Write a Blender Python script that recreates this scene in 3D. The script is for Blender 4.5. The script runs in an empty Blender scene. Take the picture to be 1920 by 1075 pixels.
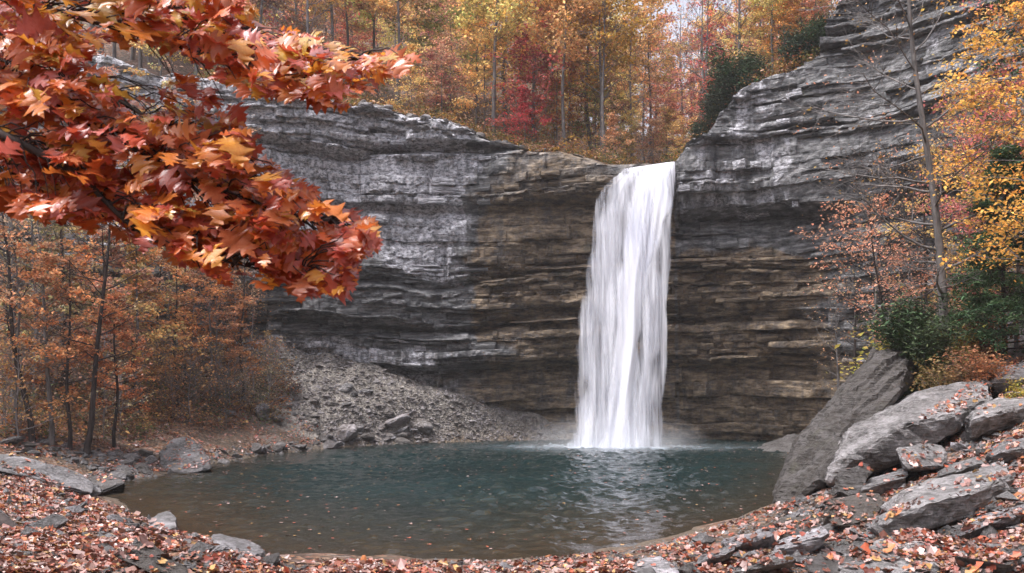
import bpy, bmesh, math
import numpy as np
from mathutils import Vector, Matrix, noise as mnoise
from mathutils.bvhtree import BVHTree

scene = bpy.context.scene
COL = scene.collection
R = math.radians
FPX, HORIZON, CAM_Z = 1700.0, 720.0, 4.0      # focal length in photo pixels, horizon row, eye height above the pool

# ------------------------------------------------------------------ camera
cam_data = bpy.data.cameras.new("camera")
cam = bpy.data.objects.new("camera", cam_data)
COL.objects.link(cam)
cam.location = (0, 0, CAM_Z)
cam.rotation_euler = (R(90), 0, 0)
cam_data.sensor_width = 36.0
cam_data.lens = 36.0 * FPX / 1920.0
cam_data.shift_y = (HORIZON - 537.5) / 1920.0
cam_data.clip_start, cam_data.clip_end = 0.1, 2000.0
cam_data.dof.use_dof = True
cam_data.dof.focus_distance = 45.0
cam_data.dof.aperture_fstop = 5.6
scene.camera = cam

# ------------------------------------------------------------------ world, sun, exposure (overcast autumn day)
SUN_EL, SUN_AZ = R(68), R(238)                 # azimuth clockwise from +Y: behind the camera, a little to its left
world = bpy.data.worlds.new("World")
scene.world = world
world.use_nodes = True
wn, wl = world.node_tree.nodes, world.node_tree.links
wn.clear()
w_out = wn.new("ShaderNodeOutputWorld")
w_bg = wn.new("ShaderNodeBackground")
w_sky = wn.new("ShaderNodeTexSky")
w_sky.sky_type = 'NISHITA'
w_sky.sun_disc = False
w_sky.sun_elevation = SUN_EL
w_sky.sun_rotation = SUN_AZ
w_sky.air_density, w_sky.dust_density, w_sky.ozone_density = 1.0, 6.0, 1.0
w_hs = wn.new("ShaderNodeHueSaturation")       # cloud cover: most of the blue is gone
w_hs.inputs["Saturation"].default_value = 0.32
w_tint = wn.new("ShaderNodeMix"); w_tint.data_type = 'RGBA'; w_tint.blend_type = 'MULTIPLY'
w_tint.inputs[0].default_value = 1.0
w_tint.inputs[7].default_value = (0.98, 0.975, 1.06, 1)
wl.new(w_sky.outputs[0], w_hs.inputs["Color"])
wl.new(w_hs.outputs[0], w_tint.inputs[6])
wl.new(w_tint.outputs[2], w_bg.inputs["Color"])
w_bg.inputs["Strength"].default_value = 0.13
wl.new(w_bg.outputs[0], w_out.inputs["Surface"])

sun_data = bpy.data.lights.new("sun", 'SUN')
sun_data.energy = 1.5
sun_data.angle = R(18)
sun_data.color = (1.0, 0.96, 0.93)
sun = bpy.data.objects.new("sun", sun_data)
COL.objects.link(sun)
_d = Vector((math.sin(SUN_AZ) * math.cos(SUN_EL), math.cos(SUN_AZ) * math.cos(SUN_EL), math.sin(SUN_EL)))
sun.rotation_euler = _d.to_track_quat('Z', 'Y').to_euler()
sun.location = _d * 200

vs = scene.view_settings
vs.view_transform, vs.look = 'Standard', 'None'
vs.exposure, vs.gamma = 1.32, 1.0
vs.use_curve_mapping = False
scene.render.engine = 'CYCLES'
cy = scene.cycles
cy.max_bounces, cy.diffuse_bounces, cy.glossy_bounces = 6, 3, 3
cy.transmission_bounces, cy.transparent_max_bounces, cy.volume_bounces = 4, 24, 2
cy.use_adaptive_sampling = True
cy.adaptive_threshold = 0.02
cy.use_denoising = True
cy.denoiser = 'OPENIMAGEDENOISE'
cy.sample_clamp_indirect = 4.0
cy.caustics_reflective = cy.caustics_refractive = False
scene.render.film_transparent = False

# ------------------------------------------------------------------ helpers
rng = np.random.default_rng(7)

def px(x, y, Y):
    """the point that lies Y metres ahead of the camera behind photo pixel (x, y)"""
    return np.array(((x - 960) / FPX * Y, Y, CAM_Z - (y - HORIZON) / FPX * Y))

def to_px(p):
    return 960 + FPX * p[..., 0] / p[..., 1], HORIZON - FPX * (p[..., 2] - CAM_Z) / p[..., 1]

def tag(o, label=None, cat=None, group=None, kind=None):
    if label: o["label"] = label
    if cat: o["category"] = cat
    if group: o["group"] = group
    if kind: o["kind"] = kind
    return o

def link(name, data, parent=None, loc=None):
    o = bpy.data.objects.new(name, data)
    COL.objects.link(o)
    if parent is not None: o.parent = parent
    if loc is not None: o.location = loc
    return o

def mesh(name, verts, faces, mat=None, smooth=False, cols=None, attrs=None, uv=None):
    """verts (N,3); faces (M,k) array with one k, or a list of such arrays"""
    if not isinstance(faces, list): faces = [faces]
    faces = [np.asarray(f, dtype=np.int32) for f in faces if len(f)]
    me = bpy.data.meshes.new(name)
    v = np.ascontiguousarray(verts, dtype=np.float32)
    me.vertices.add(len(v)); me.vertices.foreach_set("co", v.ravel())
    li = np.concatenate([f.ravel() for f in faces])
    tot = np.concatenate([np.full(len(f), f.shape[1], dtype=np.int32) for f in faces])
    st = np.concatenate(([0], np.cumsum(tot)[:-1])).astype(np.int32)
    me.loops.add(len(li)); me.loops.foreach_set("vertex_index", li)
    me.polygons.add(len(tot))
    me.polygons.foreach_set("loop_start", st); me.polygons.foreach_set("loop_total", tot)
    me.polygons.foreach_set("use_smooth", np.full(len(tot), bool(smooth)))
    if cols is not None:
        a = me.attributes.new("Col", 'FLOAT_COLOR', 'POINT')
        c = np.ones((len(v), 4), dtype=np.float32); c[:, :3] = cols
        a.data.foreach_set("color", c.ravel())
    for k, val in (attrs or {}).items():
        a = me.attributes.new(k, 'FLOAT', 'POINT')
        a.data.foreach_set("value", np.ascontiguousarray(val, dtype=np.float32))
    if uv is not None:
        u = me.uv_layers.new(name="UVMap")
        u.data.foreach_set("uv", np.ascontiguousarray(uv[li], dtype=np.float32).ravel())
    me.update(calc_edges=True)
    if mat is not None: me.materials.append(mat)
    return me

def grid_faces(nr, nc, flip=False):
    i = np.arange(nr - 1)[:, None] * nc + np.arange(nc - 1)[None, :]
    f = np.stack((i, i + 1, i + nc + 1, i + nc), -1).reshape(-1, 4)
    return f[:, ::-1] if flip else f

def smoothstep(a, b, x):
    t = np.clip((x - a) / (b - a), 0, 1)
    return t * t * (3 - 2 * t)

# cheap vectorised value noise ------------------------------------------------
def _hash(ix, iy, iz, seed):
    h = (ix.astype(np.int64) * 374761393 + iy.astype(np.int64) * 668265263 + iz.astype(np.int64) * 2147483647 + seed * 1274126177) & 0xFFFFFFFF
    h = ((h ^ (h >> 13)) * 1274126177) & 0xFFFFFFFF
    h = h ^ (h >> 16)
    return (h & 0xFFFFFF) / float(0xFFFFFF) * 2 - 1

def vnoise(x, y=0.0, z=0.0, seed=0):
    x, y, z = np.broadcast_arrays(np.asarray(x, float), np.asarray(y, float), np.asarray(z, float))
    ix, iy, iz = np.floor(x), np.floor(y), np.floor(z)
    fx, fy, fz = x - ix, y - iy, z - iz
    fx, fy, fz = (f * f * (3 - 2 * f) for f in (fx, fy, fz))
    out = 0
    for dx in (0, 1):
        for dy in (0, 1):
            for dz in (0, 1):
                w = (fx if dx else 1 - fx) * (fy if dy else 1 - fy) * (fz if dz else 1 - fz)
                out = out + w * _hash(ix + dx, iy + dy, iz + dz, seed)
    return out

def fbm(x, y=0.0, z=0.0, seed=0, octv=4, gain=0.5):
    a, s, out = 1.0, 1.0, 0
    for o in range(octv):
        out = out + a * vnoise(np.asarray(x) * s, np.asarray(y) * s, np.asarray(z) * s, seed + o * 17)
        a *= gain; s *= 2.03
    return out

# ------------------------------------------------------------------ materials
def new_mat(name):
    m = bpy.data.materials.new(name); m.use_nodes = True
    nt = m.node_tree; nt.nodes.clear()
    out = nt.nodes.new("ShaderNodeOutputMaterial")
    return m, nt, out

def N(nt, typ, **kw):
    n = nt.nodes.new(typ)
    for k, v in kw.items():
        if k in n.inputs.keys(): n.inputs[k].default_value = v
        else: setattr(n, k, v)
    return n

def ramp(nt, src, stops, interp='LINEAR'):
    r = nt.nodes.new("ShaderNodeValToRGB"); cr = r.color_ramp; cr.interpolation = interp
    while len(cr.elements) < len(stops): cr.elements.new(0.5)
    for e, (p, c) in zip(cr.elements, stops):
        e.position = p
        e.color = (c, c, c, 1) if isinstance(c, (int, float)) else (*c, 1)
    nt.links.new(src, r.inputs[0])
    return r.outputs[0]

def mixc(nt, fac, a, b, blend='MIX'):
    m = nt.nodes.new("ShaderNodeMix"); m.data_type = 'RGBA'; m.blend_type = blend
    for s, i in ((fac, 0), (a, 6), (b, 7)):
        if hasattr(s, "is_linked") or hasattr(s, "links"): nt.links.new(s, m.inputs[i])
        elif i == 0: m.inputs[0].default_value = s
        else: m.inputs[i].default_value = (*s, 1)
    return m.outputs[2]

def math_n(nt, op, a, b=None, clamp=False):
    m = nt.nodes.new("ShaderNodeMath"); m.operation = op; m.use_clamp = clamp
    for s, i in ((a, 0), (b, 1)):
        if s is None: continue
        if hasattr(s, "links"): nt.links.new(s, m.inputs[i])
        else: m.inputs[i].default_value = s
    return m.outputs[0]

def coords(nt, scale=(1, 1, 1), kind='Object', rot=(0, 0, 0)):
    t = nt.nodes.new("ShaderNodeTexCoord"); mp = nt.nodes.new("ShaderNodeMapping")
    mp.inputs["Scale"].default_value = scale; mp.inputs["Rotation"].default_value = rot
    nt.links.new(t.outputs[kind], mp.inputs[0])
    return mp.outputs[0]

def noise_n(nt, vec, scale, detail=4, rough=0.55, distort=0.0):
    n = N(nt, "ShaderNodeTexNoise", Scale=scale, Detail=detail, Roughness=rough, Distortion=distort)
    nt.links.new(vec, n.inputs["Vector"])
    return n.outputs[0]

def attr(nt, name, out="Fac"):
    a = nt.nodes.new("ShaderNodeAttribute"); a.attribute_name = name
    return a.outputs[out]

def bump(nt, h, strength, dist, prev=None):
    b = N(nt, "ShaderNodeBump", Strength=strength, Distance=dist)
    nt.links.new(h, b.inputs["Height"])
    if prev is not None: nt.links.new(prev, b.inputs["Normal"])
    return b.outputs[0]

def principled(nt, out, color, rough=0.8, normal=None, spec=0.5):
    p = N(nt, "ShaderNodeBsdfPrincipled")
    if hasattr(color, "links"): nt.links.new(color, p.inputs["Base Color"])
    else: p.inputs["Base Color"].default_value = (*color, 1)
    if hasattr(rough, "links"): nt.links.new(rough, p.inputs["Roughness"])
    else: p.inputs["Roughness"].default_value = rough
    p.inputs["Specular IOR Level"].default_value = spec
    if normal is not None: nt.links.new(normal, p.inputs["Normal"])
    nt.links.new(p.outputs[0], out.inputs["Surface"])
    return p

def mat_cliff():
    m, nt, out = new_mat("cliff_rock")
    grey, brown, soil = attr(nt, "pale"), attr(nt, "brown"), attr(nt, "soil")
    v = coords(nt)
    big = noise_n(nt, coords(nt, (0.35, 0.35, 0.6)), 1.0, 6, 0.6)
    strat = noise_n(nt, coords(nt, (0.9, 0.9, 3.6)), 1.0, 9, 0.68, 0.0)
    fine = noise_n(nt, coords(nt, (2.2, 2.2, 3.6)), 1.5, 9, 0.72)
    streak = noise_n(nt, coords(nt, (1.5, 1.5, 0.16)), 1.0, 5, 0.6, 0.2)
    speck = noise_n(nt, v, 7.0, 4, 0.6)
    patch = noise_n(nt, coords(nt, (0.42, 0.42, 0.34)), 1.0, 7, 0.66, 0.5)
    base = ramp(nt, strat, [(0.37, (0.026, 0.027, 0.026)), (0.5, (0.125, 0.125, 0.122)), (0.62, (0.32, 0.315, 0.31))])  # rock tones, dark end deepened to put shadow contrast into the colour
    palec = ramp(nt, fine, [(0.34, (0.055, 0.057, 0.06)), (0.45, (0.26, 0.26, 0.27)), (0.57, (0.70, 0.69, 0.72))])
    pmask = ramp(nt, math_n(nt, 'MULTIPLY', grey, math_n(nt, 'ADD', math_n(nt, 'MULTIPLY', patch, 1.15), math_n(nt, 'MULTIPLY', math_n(nt, 'SUBTRACT', streak, 0.5), 0.8))), [(0.38, 0.0), (0.50, 1.0)])
    c = mixc(nt, pmask, base, palec)
    brownc = ramp(nt, strat, [(0.36, (0.026, 0.020, 0.013)), (0.5, (0.165, 0.118, 0.070)), (0.63, (0.36, 0.272, 0.172))])
    bm = ramp(nt, math_n(nt, 'ADD', brown, math_n(nt, 'MULTIPLY', math_n(nt, 'SUBTRACT', big, 0.5), 0.9)), [(0.35, 0.0), (0.62, 1.0)])
    c = mixc(nt, bm, c, brownc)
    wet = ramp(nt, streak, [(0.36, 1.0), (0.47, 0.0)])          # black seepage stains
    c = mixc(nt, math_n(nt, 'MULTIPLY', wet, 0.55), c, (0.018, 0.019, 0.022))
    moss = ramp(nt, noise_n(nt, v, 0.45, 5, 0.6), [(0.62, 0.0), (0.72, 0.5)])
    c = mixc(nt, moss, c, (0.045, 0.05, 0.025))
    c = mixc(nt, ramp(nt, speck, [(0.4, 0.0), (0.75, 0.35)]), c, (0.24, 0.235, 0.25))
    soilc = ramp(nt, noise_n(nt, v, 2.3, 6, 0.7), [(0.3, (0.05, 0.04, 0.02)), (0.5, (0.14, 0.085, 0.045)), (0.7, (0.22, 0.13, 0.06))])
    c = mixc(nt, soil, c, soilc)
    h = math_n(nt, 'ADD', math_n(nt, 'MULTIPLY', fine, 0.8), math_n(nt, 'MULTIPLY', strat, 1.2))
    n = bump(nt, h, 1.0, 0.20)
    n = bump(nt, speck, 0.7, 0.07, n)
    principled(nt, out, c, ramp(nt, streak, [(0.35, 0.5), (0.5, 0.85)]), n, 0.4)
    return m

def mat_stone(name="grey_stone", dark=1.0, brown=0.0, moss=0.35):
    m, nt, out = new_mat(name)
    v = coords(nt)
    a = noise_n(nt, v, 1.1, 7, 0.62)
    st = noise_n(nt, coords(nt, (1.2, 1.2, 7.0), rot=(0.15, 0.3, 0)), 1.0, 6, 0.6)
    b = noise_n(nt, v, 9.0, 6, 0.7)
    c = ramp(nt, a, [(0.3, (0.055 * dark, 0.054 * dark, 0.052 * dark)), (0.5, (0.165 * dark, 0.163 * dark, 0.162 * dark)), (0.66, (0.34 * dark, 0.335 * dark, 0.345 * dark))])
    c = mixc(nt, ramp(nt, st, [(0.35, 0.55), (0.5, 0.0)]), c, (0.05 * dark, 0.047 * dark, 0.043 * dark))
    c = mixc(nt, brown, c, (0.13, 0.095, 0.06))
    c = mixc(nt, ramp(nt, b, [(0.45, 0.0), (0.7, 0.5)]), c, (0.42 * dark, 0.40 * dark, 0.42 * dark))
    c = mixc(nt, ramp(nt, noise_n(nt, v, 0.9, 5, 0.7), [(0.56, 0.0), (0.70, moss)]), c, (0.062, 0.062, 0.032))
    info = nt.nodes.new("ShaderNodeObjectInfo")
    c = mixc(nt, 1.0, c, ramp(nt, info.outputs["Random"], [(0.0, (0.66, 0.64, 0.62)), (0.5, (0.95, 0.93, 0.9)), (1.0, (1.2, 1.17, 1.2))]), 'MULTIPLY')
    h = math_n(nt, 'ADD', math_n(nt, 'MULTIPLY', b, 0.5), math_n(nt, 'ADD', a, math_n(nt, 'MULTIPLY', st, 1.4)))
    n = bump(nt, h, 1.0, 0.22)
    n = bump(nt, noise_n(nt, v, 26.0, 4, 0.65), 0.5, 0.03, n)
    principled(nt, out, c, 0.72, n, 0.45)
    return m

def mat_soil():
    m, nt, out = new_mat("leafy_soil")
    v = coords(nt)
    a = noise_n(nt, v, 0.6, 6, 0.6)
    leaf = N(nt, "ShaderNodeTexVoronoi", Scale=7.0); nt.links.new(v, leaf.inputs["Vector"])
    hs = nt.nodes.new("ShaderNodeSeparateColor"); nt.links.new(leaf.outputs["Color"], hs.inputs[0])
    c = ramp(nt, hs.outputs[0], [(0.0, (0.035, 0.026, 0.02)), (0.35, (0.09, 0.052, 0.036)), (0.6, (0.19, 0.085, 0.045)), (0.8, (0.23, 0.14, 0.085)), (1.0, (0.28, 0.22, 0.19))])
    c = mixc(nt, ramp(nt, a, [(0.4, 0.0), (0.62, 0.75)]), c, (0.07, 0.058, 0.042))
    scr = attr(nt, "scree")
    c = mixc(nt, scr, c, ramp(nt, noise_n(nt, v, 2.2, 8, 0.75), [(0.33, (0.06, 0.053, 0.044)), (0.5, (0.20, 0.18, 0.155)), (0.66, (0.37, 0.34, 0.30))]))
    wet = attr(nt, "wet")
    c = mixc(nt, wet, c, ramp(nt, noise_n(nt, v, 5.0, 5, 0.7), [(0.3, (0.05, 0.04, 0.03)), (0.6, (0.15, 0.115, 0.08))]))
    n = bump(nt, math_n(nt, 'ADD', leaf.outputs["Distance"], noise_n(nt, v, 3.0, 6, 0.65)), 0.9, 0.12)
    principled(nt, out, c, 0.8, n, 0.35)
    return m

def mat_leaf(name, rough=0.5, transl=0.3, spec=0.5, vein=False, coat=0.0):
    """leaf colour = the leaf's own colour (mesh attribute) x the object's colour"""
    m, nt, out = new_mat(name)
    info = nt.nodes.new("ShaderNodeObjectInfo")
    c = mixc(nt, 1.0, attr(nt, "Col", "Color"), info.outputs["Color"], 'MULTIPLY')
    nrm = None
    if vein:
        v = coords(nt)
        blot = noise_n(nt, v, 16.0, 4, 0.6)
        c = mixc(nt, ramp(nt, blot, [(0.40, 0.45), (0.60, 0.0)]), c, (0.85, 0.55, 0.45), 'MULTIPLY')
        nrm = bump(nt, noise_n(nt, v, 22.0, 3, 0.5), 0.22, 0.02)
    p = principled(nt, out, c, rough, nrm, spec)
    if coat:
        p.inputs["Coat Weight"].default_value = coat
        p.inputs["Coat Roughness"].default_value = 0.2
    t = nt.nodes.new("ShaderNodeBsdfTranslucent")
    nt.links.new(c, t.inputs["Color"])
    mx = nt.nodes.new("ShaderNodeMixShader"); mx.inputs[0].default_value = transl
    nt.links.new(p.outputs[0], mx.inputs[1]); nt.links.new(t.outputs[0], mx.inputs[2])
    nt.links.new(mx.outputs[0], out.inputs["Surface"])
    return m

def mat_bark(name, lo, hi):
    m, nt, out = new_mat(name)
    v = coords(nt, (3.0, 3.0, 0.7))
    a = noise_n(nt, v, 2.0, 6, 0.65)
    patch = noise_n(nt, coords(nt), 1.3, 4, 0.6)
    c = ramp(nt, a, [(0.3, lo), (0.65, hi)])
    c = mixc(nt, ramp(nt, patch, [(0.55, 0.0), (0.68, 0.7)]), c, tuple(min(1, x * 1.6) for x in hi))
    principled(nt, out, c, 0.85, bump(nt, a, 0.6, 0.04), 0.3)
    return m

def mat_water():
    m, nt, out = new_mat("pool_water")
    sh = attr(nt, "shallow")
    v = coords(nt)
    turb = noise_n(nt, coords(nt, (0.12, 0.2, 1)), 1.0, 4, 0.6)
    deep = ramp(nt, turb, [(0.3, (0.006, 0.0150, 0.0150)), (0.7, (0.010, 0.0235, 0.0235))])
    c = mixc(nt, sh, deep, (0.032, 0.024, 0.015))
    c = mixc(nt, attr(nt, "foam"), c, (0.55, 0.62, 0.68))
    n = bump(nt, noise_n(nt, coords(nt, (1.0, 1.7, 1)), 7.0, 2, 0.5), 0.5, 0.03)
    p = principled(nt, out, c, 0.035, n, 0.5)
    p.inputs["IOR"].default_value = 1.33
    return m

def mat_falls(name, density, seed, fine=1.0):
    """falling water: white threads with gaps between them"""
    m, nt, out = new_mat(name)
    uvn = nt.nodes.new("ShaderNodeUVMap")
    def uvs(sx, sy):
        mp = nt.nodes.new("ShaderNodeMapping"); mp.inputs["Scale"].default_value = (sx, sy, 1); mp.inputs["Location"].default_value = (seed * 3.7, seed * 1.3, seed)
        nt.links.new(uvn.outputs[0], mp.inputs[0]); return mp.outputs[0]
    s1 = noise_n(nt, uvs(1.7 * fine, 0.11), 1.0, 4, 0.58, 0.3)
    s2 = noise_n(nt, uvs(6.0 * fine, 0.30), 1.0, 4, 0.6, 0.3)
    s = math_n(nt, 'ADD', math_n(nt, 'MULTIPLY', s1, 0.72), math_n(nt, 'MULTIPLY', s2, 0.28))
    a = ramp(nt, math_n(nt, 'ADD', s, math_n(nt, 'SUBTRACT', attr(nt, "edge"), 1.0)), [(0.38 - density, 0.0), (0.72 - density, 1.0)])
    col = ramp(nt, s, [(0.34, (0.68, 0.70, 0.80)), (0.58, (0.92, 0.93, 0.97))])
    d = nt.nodes.new("ShaderNodeBsdfDiffuse"); nt.links.new(col, d.inputs["Color"])
    nt.links.new(bump(nt, s, 0.35, 0.2), d.inputs["Normal"])
    t = nt.nodes.new("ShaderNodeBsdfTranslucent"); nt.links.new(col, t.inputs["Color"])
    mx = nt.nodes.new("ShaderNodeMixShader"); mx.inputs[0].default_value = 0.35
    nt.links.new(d.outputs[0], mx.inputs[1]); nt.links.new(t.outputs[0], mx.inputs[2])
    tr = nt.nodes.new("ShaderNodeBsdfTransparent")
    mx2 = nt.nodes.new("ShaderNodeMixShader")
    nt.links.new(a, mx2.inputs[0]); nt.links.new(tr.outputs[0], mx2.inputs[1]); nt.links.new(mx.outputs[0], mx2.inputs[2])
    nt.links.new(mx2.outputs[0], out.inputs["Surface"])
    return m

def mat_mist():
    m, nt, out = new_mat("spray_mist")
    t = nt.nodes.new("ShaderNodeTexCoord")
    ln = nt.nodes.new("ShaderNodeVectorMath"); ln.operation = 'LENGTH'
    nt.links.new(t.outputs["Object"], ln.inputs[0])
    fall = ramp(nt, ln.outputs["Value"], [(0.0, 1.0), (0.45, 0.45), (1.0, 0.0)])
    nz = ramp(nt, noise_n(nt, t.outputs["Object"], 2.6, 4, 0.6), [(0.32, 0.1), (0.65, 1.0)])
    v = nt.nodes.new("ShaderNodeVolumeScatter")
    v.inputs["Color"].default_value = (0.99, 0.99, 1.0, 1); v.inputs["Anisotropy"].default_value = 0.2
    nt.links.new(math_n(nt, 'MULTIPLY', math_n(nt, 'MULTIPLY', fall, nz), 0.5), v.inputs["Density"])
    nt.links.new(v.outputs[0], out.inputs["Volume"])
    return m

M = dict(
    cliff=mat_cliff(), stone=mat_stone(), slab=mat_stone("pale_slab", 1.45, 0.0, 0.25), wet_stone=mat_stone("wet_stone", 0.55, 0.15, 0.5),
    mossy=mat_stone("mossy_stone", 0.36, 0.30, 0.75), lean=mat_stone("weathered_slab", 0.34, 0.18, 0.6), talus=mat_stone("talus_stone", 1.1, 0.34, 0.15), soil=mat_soil(),
    leaf=mat_leaf("tree_leaf", 0.6, 0.5, 0.3), oak=mat_leaf("oak_leaf", 0.40, 0.42, 0.5, True, 0.7), litter=mat_leaf("fallen_leaf", 0.42, 0.05, 0.5, False, 0.25),
    needle=mat_leaf("needle", 0.6, 0.15, 0.3),
    bark=mat_bark("grey_bark", (0.05, 0.045, 0.042), (0.19, 0.175, 0.165)), pale_bark=mat_bark("pale_bark", (0.09, 0.08, 0.075), (0.26, 0.24, 0.24)),
    dark_bark=mat_bark("dark_bark", (0.014, 0.011, 0.010), (0.055, 0.042, 0.038)),
    water=mat_water(), mist=mat_mist(),
)

# ------------------------------------------------------------------ setting: pool outline, ground, cliff, hillside
def catmull(P, n, closed=False):
    P = np.asarray(P, float)
    Q = np.vstack((P[-1:], P, P[:2])) if closed else np.vstack((2 * P[0] - P[1], P, 2 * P[-1] - P[-2]))
    segs = len(P) if closed else len(P) - 1
    out = []
    t = np.linspace(0, 1, n, endpoint=False)[:, None]
    for i in range(segs):
        a, b, c, d = Q[i], Q[i + 1], Q[i + 2], Q[i + 3]
        out.append(0.5 * (2 * b + (c - a) * t + (2 * a - 5 * b + 4 * c - d) * t * t + (3 * b - a - 3 * c + d) * t ** 3))
    if not closed: out.append(P[-1:])
    return np.vstack(out)

SHORE = [(-5.75, 21.2), (-3.1, 20.6), (0, 20.5), (2.4, 21.8), (4.9, 24.3), (7.9, 28.4), (9.6, 32.6), (12.9, 42.5), (17, 54), (20, 62), (16, 65.5), (11, 65.5),
         (3.4, 65), (-3.7, 62.4), (-7.8, 60.2), (-10.7, 56.7), (-13.6, 51.5), (-15, 44.7), (-15.8, 37), (-15.2, 33.2), (-12.7, 29.6), (-9.1, 24.7), (-7.0, 22.4)]
POOL = catmull(SHORE, 6, True)

def pool_dist(x, y):
    """distance to the waterline, negative inside the pool"""
    sh = np.shape(x); x = np.ravel(x).astype(float); y = np.ravel(y).astype(float)
    best = np.full(len(x), 1e9); inside = np.zeros(len(x), bool)
    A, B = POOL, np.roll(POOL, -1, 0)
    for (ax, ay), (bx, by) in zip(A, B):
        dx, dy = bx - ax, by - ay
        t = np.clip(((x - ax) * dx + (y - ay) * dy) / (dx * dx + dy * dy + 1e-12), 0, 1)
        best = np.minimum(best, (x - ax - t * dx) ** 2 + (y - ay - t * dy) ** 2)
        c = (ay > y) != (by > y)
        inside ^= c & (x < (bx - ax) * (y - ay) / (by - ay + 1e-12) + ax)
    d = np.sqrt(best)
    return np.where(inside, -d, d).reshape(sh)

_TH = [-180, -165, -150, -138, -110, -90, -60, -40, -25, -12, 0, 20, 40, 60, 90, 115, 135, 150, 165, 180]
_SL = [.12, .20, .36, .46, .34, .36, .52, .66, .52, .16, .06, .06, .25, .55, .72, .74, .60, .40, .22, .12]
_CP = [2.4, 2.8, 4.0, 6.0, 9.0, 12., 13., 12., 8.5, 3.0, 2.0, 2.0, 8.0, 14., 17., 17., 13., 8.0, 3.5, 2.4]
CL = np.array([(-60, 10), (-52, 34), (-43, 49), (-32, 57.5), (-20, 62), (-9, 64.2), (0, 64.2), (6, 63), (12, 62)])
def ground_h(x, y):
    d = pool_dist(x, y) + (0.30 * fbm(x / 1.5, y / 1.5, 0, 201, 3) + 0.35 * vnoise(x / 4.5, y / 4.5, 0, 205)) * (np.asarray(y) < 60)
    th = np.degrees(np.arctan2(x, y - 40))
    sl, cp = np.interp(th, _TH, _SL), np.interp(th, _TH, _CP)
    up = cp * (1 - np.exp(-sl * np.maximum(d, 0) / cp))
    bumps = (0.16 * fbm(x / 2.6, y / 2.6, 0, 3, 4) + 0.35 * fbm(x / 9, y / 9, 0, 9, 2)) * smoothstep(0.2, 4, d)
    top = np.interp(960 + FPX * x / np.maximum(y, 20), [300, 420, 520, 620, 700, 780, 860, 940, 1010, 1060], [5.0, 6.6, 7.0, 6.0, 4.9, 4.0, 3.2, 2.4, 1.6, 0.0])
    dc = np.interp(x, CL[:, 0], CL[:, 1]) - y                        # how far in front of the cliff foot
    apron = (top * np.exp(-np.maximum(dc, 0) / 4.2) + 0.25 * fbm(x / 1.6, y / 1.6, 0, 23, 4)) * ((y > 45) & (x < 5))
    up = np.maximum(up, np.where(d > 0, apron * smoothstep(0, 2.0, d) , 0))
    dn = np.maximum(d, -12) * 0.22
    return np.where(d > 0, up + bumps + 0.02, dn) , d

gx = np.concatenate((np.arange(-75, -24, 1.2), np.arange(-24, 24, 0.22), np.arange(24, 76, 1.2)))
gy = np.concatenate((np.arange(-30, 6, 1.2), np.arange(6, 48, 0.22), np.arange(48, 68, 0.32), np.arange(68, 75, 1.2)))
GX, GY = np.meshgrid(gx, gy)
GZ, GD = ground_h(GX, GY)
wet = 1 - smoothstep(0.0, 1.1, GD + 0.35 * fbm(GX / 1.3, GY / 1.3, 0, 31, 3))
gpx = 960 + FPX * GX / np.maximum(GY, 10)
scree_w = smoothstep(470, 560, gpx + 90 * fbm(GX / 2.6, GY / 2.2, 0, 33, 3)) * smoothstep(50, 54, GY + 0.06 * GX) * (GX < 24)
ground = link("ground", mesh("ground", np.stack((GX, GY, GZ), -1).reshape(-1, 3), grid_faces(len(gy), len(gx)), M["soil"], True, attrs={"wet": wet.ravel(), "scree": scree_w.ravel()}))
tag(ground, "leaf-strewn soil banks around the plunge pool", kind="structure")

# ---- cliff: a concave wall of rock beds
CW = catmull([(-60, 10), (-52, 34), (-43, 49), (-32, 57.5), (-20, 62), (-9, 64.2), (0, 64.2), (6, 63), (12, 62), (18, 59.5), (24, 54), (29, 46.5), (33, 38), (38, 26), (43, 10), (46, -10)], 60)
seg = np.linalg.norm(np.diff(CW, axis=0), axis=1); arc = np.concatenate(([0], np.cumsum(seg)))
apx = 960 + FPX * CW[:, 0] / np.maximum(CW[:, 1], 1)
# column positions: close together where the camera sees them
s_lo, s_hi = np.interp(30, apx[:700], arc[:700]), arc[np.argmax(apx > 1950)]
S = np.concatenate((np.arange(0, s_lo, 1.0), np.arange(s_lo, s_hi, 0.105), np.arange(s_hi, arc[-1], 1.0)))
CX, CYv = np.interp(S, arc, CW[:, 0]), np.interp(S, arc, CW[:, 1])
tx, ty = np.gradient(CX, S), np.gradient(CYv, S)
k = 25; ker = np.ones(k) / k
tx, ty = (np.convolve(np.pad(a, k // 2, mode='edge'), ker, 'valid') for a in (tx, ty))
ln = np.hypot(tx, ty); NX, NY = ty / ln, -tx / ln                 # towards the pool
CPX = 960 + FPX * CX / np.maximum(CYv, 6); CPX[S > s_hi] = np.maximum(CPX[S > s_hi], 1950)
RIM_PX = [-500, 0, 200, 430, 560, 700, 850, 920, 1000, 1100, 1145, 1160, 1262, 1276, 1300, 1332, 1342, 1372, 1392, 1470, 1528, 1540, 1552, 1572, 1600, 1750, 2000, 2600]
RIM_Y = [60, 95, 120, 168, 200, 214, 246, 272, 290, 306, 318, 322, 318, 296, 278, 262, 222, 200, 168, 142, 128, 92, 30, 5, -45, -110, -240, -420]
RIM = CAM_Z + (HORIZON - np.interp(CPX, RIM_PX, RIM_Y)) / FPX * np.clip(CYv, 40, 70)
RIM = np.convolve(np.pad(RIM, 4, mode='edge'), np.ones(9) / 9, 'valid')
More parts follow.
